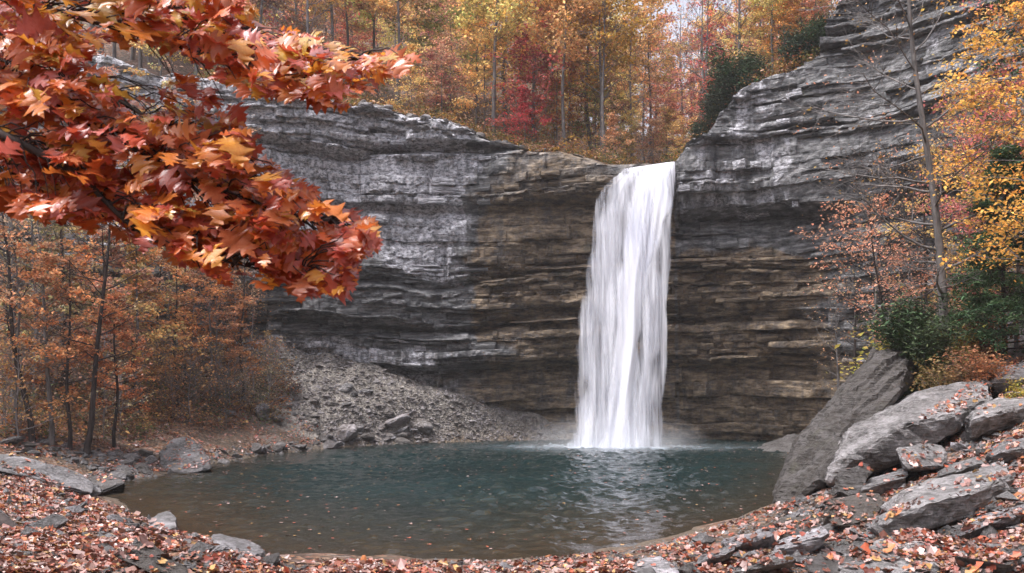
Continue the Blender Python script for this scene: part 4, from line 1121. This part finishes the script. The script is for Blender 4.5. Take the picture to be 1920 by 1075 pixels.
for x, y, s_ in ((455, 755, .82), (475, 745, .78), (405, 752, .7), (365, 745, .85), (345, 730, .85), (250, 745, 1.0), (115, 745, 1.1), (60, 760, 1.0), (20, 770, 1.05), (440, 690, .8), (320, 690, .9), (180, 700, 1.0)):
    left_tree(x, y, LBARE[prng.integers(3)] if prng.random() < 0.6 else THIN[prng.integers(3)], s_ * .95, BRN, "left_bank_tree", "slender grey trunk with few leaves in the left wood", "slender trunks in the left wood")

# bare brush among the left trees
BRUSH = [make_tree(330 + i, H=2.6, r0=0.022, start=0.08, spread=1.3, nb=16, ntw=4, rise=0.7, leaves=160 + 200 * i, size=0.09, sigma=0.12, fine=2, twig_r=0.006, bark="pale_bark" if i else "bark", ktr=4) for i in range(3)]
for q in scatter([(0, 660), (300, 660), (500, 670), (545, 740), (500, 800), (380, 815), (200, 838), (0, 832)], 62):
    k_ = int(prng.integers(0, 3))
    left_tree(q[0], q[1], BRUSH[k_], prng.uniform(0.8, 1.7), [BRN, (.40, .16, .06), (.44, .28, .08)][int(prng.integers(0, 3))], "brush_shrub",
              ("twiggy nearly bare shrub", "thin shrub with a few leaves", "loose leafy shrub")[k_] + " in the brush of the left wood", "brush shrubs in the left wood", cat="shrub")

# ---- right bank
BIGBARE = make_tree(401, H=16, r0=0.155, start=0.16, spread=3.4, nb=30, ntw=8, rise=0.42, leaves=420, size=0.10, sigma=0.2, fine=5, twig_r=0.016, bark="bark", ktr=9)
ORTREE = make_tree(402, H=12, r0=0.085, start=0.18, spread=3.4, nb=30, ntw=6, rise=0.3, leaves=8500, size=0.12, sigma=0.27, flat=0.3, bark="bark", fine=1)
SAPL = make_tree(403, H=5.2, r0=0.055, start=0.2, spread=2.3, nb=18, ntw=6, rise=0.30, leaves=1900, size=0.10, sigma=0.17, flat=0.3, bark="dark_bark", fine=2, twig_r=0.008, lean=0.3)
HEML = make_tree(404, H=9, r0=0.10, start=0.04, spread=2.9, nb=70, ntw=10, rise=0.05, sag=-0.05, leaves=42000, size=0.16, sigma=0.16, flat=0.35, bark="dark_bark", shape="cone", leafmat="needle", tmpl=T_NEEDLE, fine=1, twig_r=0.008)
CEDAR = [make_shrub(410 + i, 2.0, 1.0, 14, 5200, 0.16, "needle", "dark_bark", 0.2, T_NEEDLE, 1.0) for i in range(2)]
SHRUB = [make_shrub(420 + i, 1.3 + .3 * i, 1.0, 10, 1500, 0.10) for i in range(3)]
EVER = (.06, .125, .05)
def at_px(pxx, Y): return (pxx - 960) / FPX * Y, Y
x, y = at_px(1792, 31.0)
place_tree(BIGBARE, x, y, 1.08, (.40, .22, .06), "bare_bank_tree", "large bare grey tree rising in front of the right cliff", tilt=(0.0, -0.12), rot=0.6)
x, y = at_px(2000, 27.0); place_tree(ORTREE, x, y, 0.92, (.64, .38, .10), "orange_bank_maple", "orange and gold tree at the right edge of the picture", tilt=(0, -0.05), rot=1.0)
x, y = at_px(1850, 38); place_tree(ORTREE, x, y, 0.95, (.62, .46, .14), "gold_cliff_tree", "golden tree between the bare tree and the right cliff", rot=3.0)
x, y = at_px(1905, 33); place_tree(ORTREE, x, y, 0.82, (.54, .19, .15), "red_cliff_tree", "pinkish-red tree behind the orange tree at the right edge", rot=4.0)
x, y = at_px(1985, 36); place_tree(ORTREE, x, y, 1.1, (.46, .18, .045), "edge_tree", "orange tree cut by the right picture edge", rot=2.0)
x, y = at_px(1668, 34.5); place_tree(SAPL, x, y, 1.05, (.60, .34, .19), "peach_sapling", "thin sapling with peach-coloured leaves in front of the right cliff", rot=2.6, tilt=(0, -0.12), z=CAM_Z + (HORIZON - 655) / FPX * 34.5)
x, y = at_px(1730, 38); place_tree(SAPL, x, y, 1.15, (.50, .26, .19), "dusky_sapling", "dusky pink sapling behind the bare tree", rot=0.4)
x, y = at_px(1885, 31.0); place_tree(HEML, x, y, 0.84, EVER, "hemlock_tree", "dark green hemlock tree at the right edge", rot=0.2)
for pxx, Y, s_, col, pr, lb in ((1690, 31.5, 1.0, (.045, .08, .03), CEDAR[0], "dark green bush overhanging the leaning rock slab"), (1740, 31.0, 1.2, (.20, .18, .05), SHRUB[1], "olive bush above the big pale slab boulder"),
                                (1690, 34, 1.7, (.44, .33, .07), SHRUB[2], "yellow-green bush behind the dark green bush"), (1765, 31.5, 1.6, (.42, .28, .08), SHRUB[0], "ochre bush at the foot of the bare tree"),
                                (1660, 33.8, 1.1, (.32, .14, .08), SHRUB[0], "russet bush on top of the leaning rock slab"), (1800, 31.5, 1.1, (.30, .17, .05), SHRUB[1], "tan bush right of the bare tree"),
                                (1850, 31.5, 1.1, (.28, .10, .05), SHRUB[2], "reddish-brown bush beside the dark wet boulder"), (1912, 24.6, .55, (.34, .30, .05), SHRUB[1], "yellow-green leafy bush at the right edge"),
                                (1825, 34, 1.2, (.26, .19, .045), SHRUB[2], "olive-brown bush under the hemlock"), (1765, 30.2, .55, (.30, .12, .045), SHRUB[0], "small rusty bush behind the big pale slab boulder")):
    x, y = at_px(pxx, Y)
    place_tree(pr, x, y, s_, col, "bush", lb, cat="bush", parts=("stems", "foliage"))
for pxx, Y, pyy, s_, col, pr, lb in ((1700, 30.6, 678, 1.05, (.04, .07, .03), CEDAR[1], "dark cedar bush hanging over the top of the leaning slab"), (1738, 29.6, 690, 0.8, (.045, .075, .03), CEDAR[0], "dark evergreen bush in the hollow behind the big pale slab"),
        (1775, 28.4, 690, 0.9, (.26, .20, .08), SHRUB[2], "ochre bush hiding the foot of the bare tree"), (1815, 28.2, 680, 0.9, (.24, .15, .08), SHRUB[1], "brown leafy bush right of the bare tree's foot"), (1850, 27.4, 668, 1.0, (.34, .15, .08), SHRUB[0], "reddish bush left of the dark wet boulder")):
    p_ = px(pxx, pyy, Y)
    place_tree(pr, p_[0], p_[1], s_, col, "bank_bush", lb, cat="bush", parts=("stems", "foliage"), z=min(p_[2], land(p_[0], p_[1], 40) + 0.3) if pxx > 1760 else p_[2])
for pxx, Y, z_, s_, lb in ((1378, 1.2, None, 1.7, "large dark green cedar bush on the right cliff corner"), (1345, 0.9, None, 1.4, "dark cedar bush hanging over the cliff edge right of the waterfall"),
                           (1410, 2.2, None, 1.2, "dark green bush behind the cedar on the cliff corner"), (1500, 1.6, None, 1.5, "dark evergreen bush high on the right cliff top"), (1545, 1.4, None, 1.2, "evergreen bush at the top ledge of the right cliff"),
                           (1312, 0.9, None, .9, "small evergreen bush nearest the waterfall lip")):
    vis = (S > s_lo) & (S < s_hi)
    x, y = at_px(pxx, np.interp(pxx, CPX[vis], CYv[vis]) + Y)
    place_tree(CEDAR[prng.integers(2)], x, y, s_, (.055, .085, .04), "cedar_bush", lb, cat="bush", parts=("stems", "foliage"), z=(land(x, y) if z_ is None else z_))

for pxx, Y, s_, k_ in ((1600, 50, .8, 0), (1640, 46, .85, 1), (1690, 43, .9, 2), (1730, 40, .85, 0), (1760, 44, 1.0, 1), (1830, 42, 1.0, 2), (1570, 53, .7, 1)):
    x, y = at_px(pxx, Y)
    place_tree(LBARE[k_], x, y, s_, (.50, .33, .16), "leafless_sapling", "thin leafless grey tree against the right cliff", "thin bare trees against the right cliff")
for k_, (pxx, dY, s_, pr, col, lb) in enumerate(((1405, 3.5, .9, SMALL[0], YEL, "yellow small tree behind the cedar on the cliff corner"), (1425, 5, .62, TALL[1], GOLD, "slim gold tree on the ledge right of the cedar bush"), (1470, 2.5, .75, SMALL[2], (.60, .36, .10), "gold small tree on the right cliff ledge"),
        (1505, 4, .6, TALL[3], (.60, .30, .09), "orange tree over the right cliff ledge"), (1530, 2.0, .8, SMALL[3], (.50, .22, .12), "dusky orange small tree under the top ledge"), (1585, 1.5, .8, SMALL[1], (.46, .11, .08), "red small tree at the very top of the right cliff"),
        (1330, 3.5, .8, SMALL[1], (.52, .13, .10), "red small tree just left of the cliff corner"), (1285, 4.0, .55, SMALL[2], (.58, .36, .12), "gold sapling right above the waterfall lip"), (1225, 7.5, .6, SMALL[0], (.58, .34, .16), "pale orange sapling in the stream notch above the lip"), (1175, 8.5, .65, SMALL[3], (.60, .44, .18), "pale yellow sapling left in the stream notch"), (1255, 9.5, .75, SMALL[1], (.56, .36, .16), "tan sapling at the back of the stream notch"), (1620, 0.8, .8, SMALL[2], (.50, .30, .14), "tan small tree hanging over the top of the right cliff"), (1560, 0.6, .55, SMALL[0], (.46, .34, .14), "olive-tan sapling on the step of the right cliff"))):
    vis = (S > s_lo) & (S < s_hi)
    x, y = at_px(pxx, np.interp(pxx, CPX[vis], CYv[vis]) + dY)
    place_tree(pr, x, y, s_, col, "rim_tree", lb)

# ---- undergrowth: masses of low plants nobody could count
def undergrowth(name, pts, hgt, cols, label, size=0.14, per=26, spread=0.45):
    n = len(pts) * per
    c = np.repeat(np.asarray(pts), per, 0)
    hh = np.repeat(hgt * np.exp(prng.normal(0, .4, len(pts))), per)
    pos = c + np.stack((prng.normal(0, spread, n), prng.normal(0, spread, n), prng.random(n) * hh), -1)
    col = np.repeat(np.asarray(cols)[prng.integers(0, len(cols), len(pts))], per, 0) * np.exp(prng.normal(0, .35, n))[:, None]
    nrm = np.stack((prng.normal(0, .6, n), prng.normal(0, .6, n), np.ones(n)), -1)
    v, f, cc = leaf_cloud(*T_SIMPLE, pos, leaf_frames(nrm, prng.normal(size=(n, 3))), size * np.exp(prng.normal(0, .3, n)), col)
    return tag(link(name, mesh(name, v, f, M["leaf"], False, cc)), label, kind="stuff")
pts = []
for i in range(3400):
    pxx = prng.uniform(380, 1580)
    if abs(pxx - 1212) < 48 and i % 2: continue
    vis = (S > s_lo) & (S < s_hi)
    Y = np.interp(pxx, CPX[vis], CYv[vis]) + 0.2 + (abs(prng.normal()) * 6 if i % 2 else prng.uniform(4, 45))
    x = (pxx - 960) / FPX * Y; pts.append((x, Y, land(x, Y)))
undergrowth("undergrowth", pts, 0.75, [BRN, (.14, .13, .04), (.30, .15, .05), (.10, .11, .035), (.34, .20, .05), (.22, .08, .04)], "brown and olive undergrowth along the cliff rim")
pts = [(h.x, h.y, h.z) for q in scatter([(0, 640), (300, 640), (500, 660), (560, 740), (520, 800), (380, 815), (200, 835), (0, 825)], 1000) for h in [px_ground(*q)] if h is not None and h.z < 13]
undergrowth("shrub_layer", pts, 0.8, [(.24, .13, .07), (.34, .14, .06), (.10, .12, .045), (.40, .24, .09), (.16, .075, .045), (.09, .06, .04)], "brown and orange brush covering the left slope", 0.125, 30, 0.32)
pts = [(h.x, h.y, h.z) for q in scatter([(1640, 640), (1740, 560), (1920, 420), (1920, 600), (1860, 650), (1740, 715), (1690, 700)], 420) for h in [px_ground(*q)] if h is not None and h.z < 16]
undergrowth("bank_brush", pts, 0.8, [BRN, (.30, .20, .05), (.14, .14, .04), (.34, .16, .05), (.25, .09, .05)], "brown and ochre brush on the right slope", 0.10, 34, 0.35)

# ------------------------------------------------------------------ fallen leaves
LITTER = np.array([(.30, .075, .035), (.22, .05, .03), (.34, .13, .05), (.30, .16, .12), (.38, .26, .23), (.20, .095, .065), (.13, .065, .045), (.38, .22, .08), (.28, .19, .17), (.24, .13, .11), (.16, .06, .04), (.32, .09, .05)])  # the pale pinks carry the sky's sheen as leaf colour
FLOOR = bvh_of([ground] + ROCKS)
BOULDER = KEEP_OUT
lrng = np.random.default_rng(12)
def litter_points(poly, n, keep_rock=0.3):
    out = []
    for q in scatter(poly, n):
        d = Vector(((q[0] - 960) / FPX, 1.0, -(q[1] - HORIZON) / FPX)).normalized()
        h = FLOOR.ray_cast(Vector((0, 0, CAM_Z)), d)
        if h[0] is None or h[0].z < 0.03 or h[0].z > 14: continue
        nrm = h[1]
        if nrm.z < 0: nrm = -nrm
        on_rock = BOULDER.find_nearest(h[0], 0.02)[0] is not None
        if on_rock and (nrm.z < 0.72 or lrng.random() > keep_rock): continue
        out.append((*h[0], *nrm))
    return np.array(out)
near_l = litter_points([(0, 862), (60, 882), (130, 912), (190, 940), (330, 996), (520, 1046), (760, 1060), (760, 1078), (0, 1078)], 15000)
near_r = litter_points([(1100, 1078), (1180, 1040), (1300, 1006), (1450, 950), (1560, 900), (1700, 800), (1860, 690), (1920, 650), (1920, 1078)], 19000, 0.30)
near_c = litter_points([(600, 1078), (700, 1056), (960, 1052), (1150, 1036), (1200, 1078)], 1300)
far_l = litter_points([(0, 780), (300, 780), (560, 780), (650, 826), (500, 850), (390, 872), (240, 905), (180, 905), (0, 850)], 6500)
P = np.vstack((near_l, near_r, near_c, far_l)); n = len(P)
# thin patches and thick drifts
keep = lrng.random(n) < np.clip(0.66 + 1.2 * fbm(P[:, 0] / 1.3, P[:, 1] / 1.3, 0, 91, 3), 0.10, 1)
P = P[keep]; n = len(P)
nrm = P[:, 3:] + lrng.normal(size=(n, 3)) * 0.38
F = leaf_frames(nrm, lrng.normal(size=(n, 3)))
size = 0.125 * np.exp(lrng.normal(0, 0.34, n))
cols = LITTER[lrng.integers(0, len(LITTER), n)] * np.exp(lrng.normal(0, 0.28, n))[:, None]
pos = P[:, :3] + np.array((0, 0, 0.012)) + lrng.random((n, 1)) * np.array((0, 0, 0.035)) - F[:, 0] * size[:, None] * 0.5
order = np.argsort(P[:, 1] / size)                                  # those that show largest first
big, rest = order[:300], order[300:]
v, f, c = leaf_cloud(*T_LITTER, pos[rest], F[rest], size[rest], cols[rest])
tag(link("fallen_leaves", mesh("fallen_leaves", v, f, M["litter"], False, c)), "carpet of red and brown fallen leaves on the banks", kind="stuff")
LITTER_ME = mesh("fallen_leaf", T_LITTER[0], T_LITTER[1], M["litter"], False, np.ones((len(T_LITTER[0]), 3)))
for i in big:
    o = link("fallen_leaf", LITTER_ME, ground)
    m = np.eye(4); m[:3, :3] = F[i].T * size[i]; m[:3, 3] = pos[i]
    o.matrix_basis = Matrix(m.tolist()); o.color = (*cols[i], 1)
# leaves afloat on the pool
n = 1100
q = np.stack((lrng.uniform(-15, 18, n * 3), 20 + 44 * lrng.random(n * 3)), -1); q = q[pool_dist(q[:, 0], q[:, 1]) < -0.3][:n]; n = len(q)
v, f, c = leaf_cloud(*T_LITTER, np.column_stack((q, np.full(n, 0.012))), leaf_frames(np.tile((0, 0, 1.0), (n, 1)) + lrng.normal(size=(n, 3)) * 0.05, lrng.normal(size=(n, 3))), np.full(n, 0.13), LITTER[lrng.integers(0, len(LITTER), n)] * 1.2)
tag(link("floating_leaves", mesh("floating_leaves", v, f, M["litter"], False, c)), "scattered leaves floating on the pool", kind="stuff")

# ------------------------------------------------------------------ the oak whose boughs hang into the picture from the left
OX, OY = -5.6, 5.2
oz = land(OX, OY, 30)
oak = link("oak_tree", None, loc=(OX, OY, oz))
tag(oak, "oak tree with glossy orange-red lobed leaves hanging in at the upper left", "tree")
org = np.array((OX, OY, oz)); orng = np.random.default_rng(31)
t = np.linspace(0, 1, 12)[:, None]
trunk = np.array((0, 0, -0.5)) * (1 - t) + np.array((0.25, 0.1, 8.5)) * t + np.stack([0.12 * vnoise(t[:, 0] * 3, 0, 0, 5 + i) for i in (0, 1, 2)], -1) * np.array((1, 1, 0))
v, f = tube_rings(trunk, 0.27 * (1 - 0.55 * t[:, 0]), 12)
link("trunk", mesh("trunk", v, f, M["bark"], True), oak)
BOUGHS = [  # photo pixels and distance along each bough
    [(-60, -80, 5.2), (100, -25, 5.0), (240, 10, 4.9), (400, 55, 4.8), (540, 95, 4.75), (640, 112, 4.7), (745, 108, 4.7)],
    [(-60, -20, 4.6), (120, 25, 4.6), (290, 75, 4.6), (420, 120, 4.6), (540, 160, 4.65), (620, 190, 4.7)],
    [(-80, 90, 4.4), (0, 135, 4.4), (90, 185, 4.4), (170, 235, 4.4), (260, 285, 4.45), (350, 330, 4.5), (470, 375, 4.55), (580, 410, 4.6), (670, 425, 4.65)],
    [(-80, 30, 5.0), (60, 90, 5.0), (180, 160, 4.95), (290, 230, 4.9), (390, 280, 4.9), (480, 330, 4.85), (560, 385, 4.8)],
    [(-80, 215, 4.2), (60, 280, 4.2), (150, 330, 4.2), (195, 375, 4.2), (250, 425, 4.25), (330, 465, 4.3), (420, 490, 4.35), (520, 510, 4.4), (625, 520, 4.45)],
    [(-80, 300, 4.7), (20, 330, 4.7), (110, 365, 4.7), (190, 400, 4.7)],
]
MASK = [[(-60, -70), (440, -70), (455, 10), (500, 50), (570, 55), (640, 80), (775, 95), (770, 115), (700, 150), (650, 200), (590, 205), (540, 180), (480, 190), (400, 160), (330, 90), (230, 75), (180, 110), (250, 180), (330, 130), (400, 185), (470, 240), (480, 290),
         (540, 320), (560, 330), (600, 370), (690, 395), (695, 440), (660, 470), (640, 540), (560, 545), (525, 560), (480, 530), (420, 530), (330, 490), (270, 450), (200, 430), (150, 420), (60, 390), (0, 385), (-60, 380)]]
boughs_w = []
for bi, b in enumerate(BOUGHS):
    pts = catmull([px(*q) for q in b], 5)
    h0 = np.interp(pts[0][2] - 0.75, org[2] + trunk[:, 2], range(12)); k0 = int(h0)
    root = org + np.array([np.interp(h0, range(12), trunk[:, c]) for c in range(3)])
    mid = root * 0.5 + pts[0] * 0.5 + np.array((0, 0, 0.22))
    pts = np.vstack((catmull([root, mid, pts[0]], 5)[:-1], pts))
    boughs_w.append((pts, 0.004 + 0.030 * np.linspace(1, 0, len(pts)) ** 1.8))
allp = np.vstack([p[8:] for p, _ in boughs_w]); owner = np.concatenate([[i] * (len(p) - 8) for i, (p, _) in enumerate(boughs_w)])
wood = []
for p, r_ in boughs_w:
    w = Wood(); w.tube(p - org, r_, 7); wood.append(w)
# twigs: each grows from the nearest bough to a spot in the leafy area
spots = []
while len(spots) < 860:
    q = orng.uniform((-60, -70), (775, 575))
    if in_poly(q[0], q[1], MASK[0]) and orng.random() < 0.85 + 1.1 * float(vnoise(q[0] / 75, q[1] / 60, 0, 78)): spots.append(px(q[0], q[1], orng.uniform(4.1, 5.3)))
spots = np.array(spots)
LP, LD = [], []
for s_ in spots:
    d2 = np.linalg.norm((allp - s_) * (1, 0.6, 1), axis=1) + 0.25 * np.maximum(allp[:, 0] - s_[0], 0)
    j = int(np.argmin(d2)); a = allp[max(j - 3, 0)] if owner[max(j - 3, 0)] == owner[j] else allp[j]
    s_ = s_ * 0.8 + allp[j] * 0.2
    tt = np.linspace(0, 1, 5)[:, None]
    tw = a * (1 - tt) + s_ * tt + np.array((0, 0, 0.04)) * np.sin(tt * np.pi) + orng.normal(size=(5, 3)) * 0.008
    wood[owner[j]].tube(tw - org, np.linspace(0.0055, 0.0022, 5), 4)
    dirn = s_ - a; dirn /= np.linalg.norm(dirn) + 1e-6
    for kq in range(orng.integers(3, 6)):
        LP.append(s_ if kq < 3 else tw[orng.integers(2, 5)]); LD.append(dirn)
for w in wood: link("branch", w.build("branch", M["dark_bark"]), oak)
LP, LD = np.array(LP), np.array(LD); n = len(LP)
tip = LD * 0.7 + np.array((0.55, -0.10, -0.45)) + orng.normal(size=(n, 3)) * 0.55
nrm = np.array((0.10, -0.56, 0.80)) + orng.normal(size=(n, 3)) * 0.30
F = leaf_frames(nrm, tip)
size = 0.134 * np.exp(orng.normal(0, 0.24, n))
LP = LP + F[:, 0] * 0.035
tipx, tipy = to_px(LP + F[:, 0] * size[:, None] * 0.75)
ok = in_poly(tipx, tipy, [(x + (18 if x > 300 else 0), y + (14 if y > 300 else 0)) for x, y in MASK[0]]) | (tipx < 0)
OAKC = np.array([(.56, .14, .035), (.62, .21, .035), (.47, .09, .045), (.62, .29, .04), (.56, .18, .07), (.36, .065, .04), (.56, .36, .06), (.52, .14, .11)])
upper = np.clip((330 - tipy) / 330, 0, 1)
w8 = np.stack([np.array((.22, .22, .16, .08, .14, .08, .02, .08)) * (1 - u) + np.array((.14, .20, .08, .22, .14, .05, .13, .04)) * u for u in upper])
ci = np.array([orng.choice(8, p=w / w.sum()) for w in w8])
cols = OAKC[ci] * 1.08 * np.exp(orng.normal(0, 0.18, n))[:, None]
LP, F, size, cols, LD = LP[ok], F[ok], size[ok], cols[ok], LD[ok]; n = len(LP)
VAR = [oak_leaf(*a) for a in ((.35, .4, .2, 1), (.6, .2, -.3, 2), (.15, .6, .4, 3), (.5, .9, -.2, 4), (-.2, .4, .3, 5), (.3, .1, -.4, 6))]
VAR_ME = [mesh("leaf", v_, f_, M["oak"], True, np.ones((len(v_), 3))) for v_, f_ in VAR]
vi = orng.integers(0, 6, n)
lx, ly = to_px(LP); inside = (lx > -40) & (ly > -40)
rank = np.argsort(np.where(inside, LP[:, 1] / size, 1e6))
for i in rank[:300]:
    o = link("leaf", VAR_ME[vi[i]], oak)
    m = np.eye(4); m[:3, :3] = F[i].T * size[i]; m[:3, 3] = LP[i] - org
    o.matrix_basis = Matrix(m.tolist()); o.color = (*cols[i], 1)
VV, FF, CC, o_ = [], [], [], 0
for k_ in range(6):
    s_ = np.array([i for i in rank[300:] if vi[i] == k_])
    v, f, c = leaf_cloud(*VAR[k_], LP[s_] - org, F[s_], size[s_], cols[s_])
    VV.append(v); FF.append(f + o_); CC.append(c); o_ += len(v)
tag(link("leaves", mesh("leaves", np.vstack(VV), np.vstack(FF), M["oak"], True, np.vstack(CC)), oak), kind="stuff")
print("LEAVES", n)

# ------------------------------------------------------------------ tell look-alike trees apart by their order in the picture
ORD = ["leftmost", "second from the left", "third from the left", "fourth from the left", "fifth from the left", "sixth from the left", "seventh from the left", "eighth from the left", "ninth from the left", "tenth from the left", "eleventh from the left", "twelfth from the left"]
bpy.context.view_layer.update()
same = {}
for o in list(COL.objects):
    if o.parent is None and o.get("category") == "tree" and o.get("group") and "downstream" not in o["group"]: same.setdefault(o["label"], []).append(o)
for lb, obs in same.items():
    if 2 <= len(obs) <= len(ORD):
        for i, o in enumerate(sorted(obs, key=lambda q: q.location.x / max(q.location.y, 1))): o["label"] = f"{lb}, {ORD[i]}"

# ------------------------------------------------------------------ damp autumn air
hm, hnt, hout = new_mat("haze")
hv = hnt.nodes.new("ShaderNodeVolumePrincipled")
hv.inputs["Color"].default_value = (0.96, 0.97, 1.0, 1)
hv.inputs["Density"].default_value = 0.0004
hv.inputs["Anisotropy"].default_value = 0.2
hnt.links.new(hv.outputs[0], hout.inputs["Volume"])
hb = np.array([(x, y, z) for x in (-420, 420) for y in (-60, 420) for z in (-8, 190)], float)
hf = np.array([(0, 1, 3, 2), (4, 6, 7, 5), (0, 4, 5, 1), (2, 3, 7, 6), (0, 2, 6, 4), (1, 5, 7, 3)])
tag(link("haze", mesh("haze", hb, hf, hm)), "thin pale autumn haze over the whole gorge", kind="stuff")
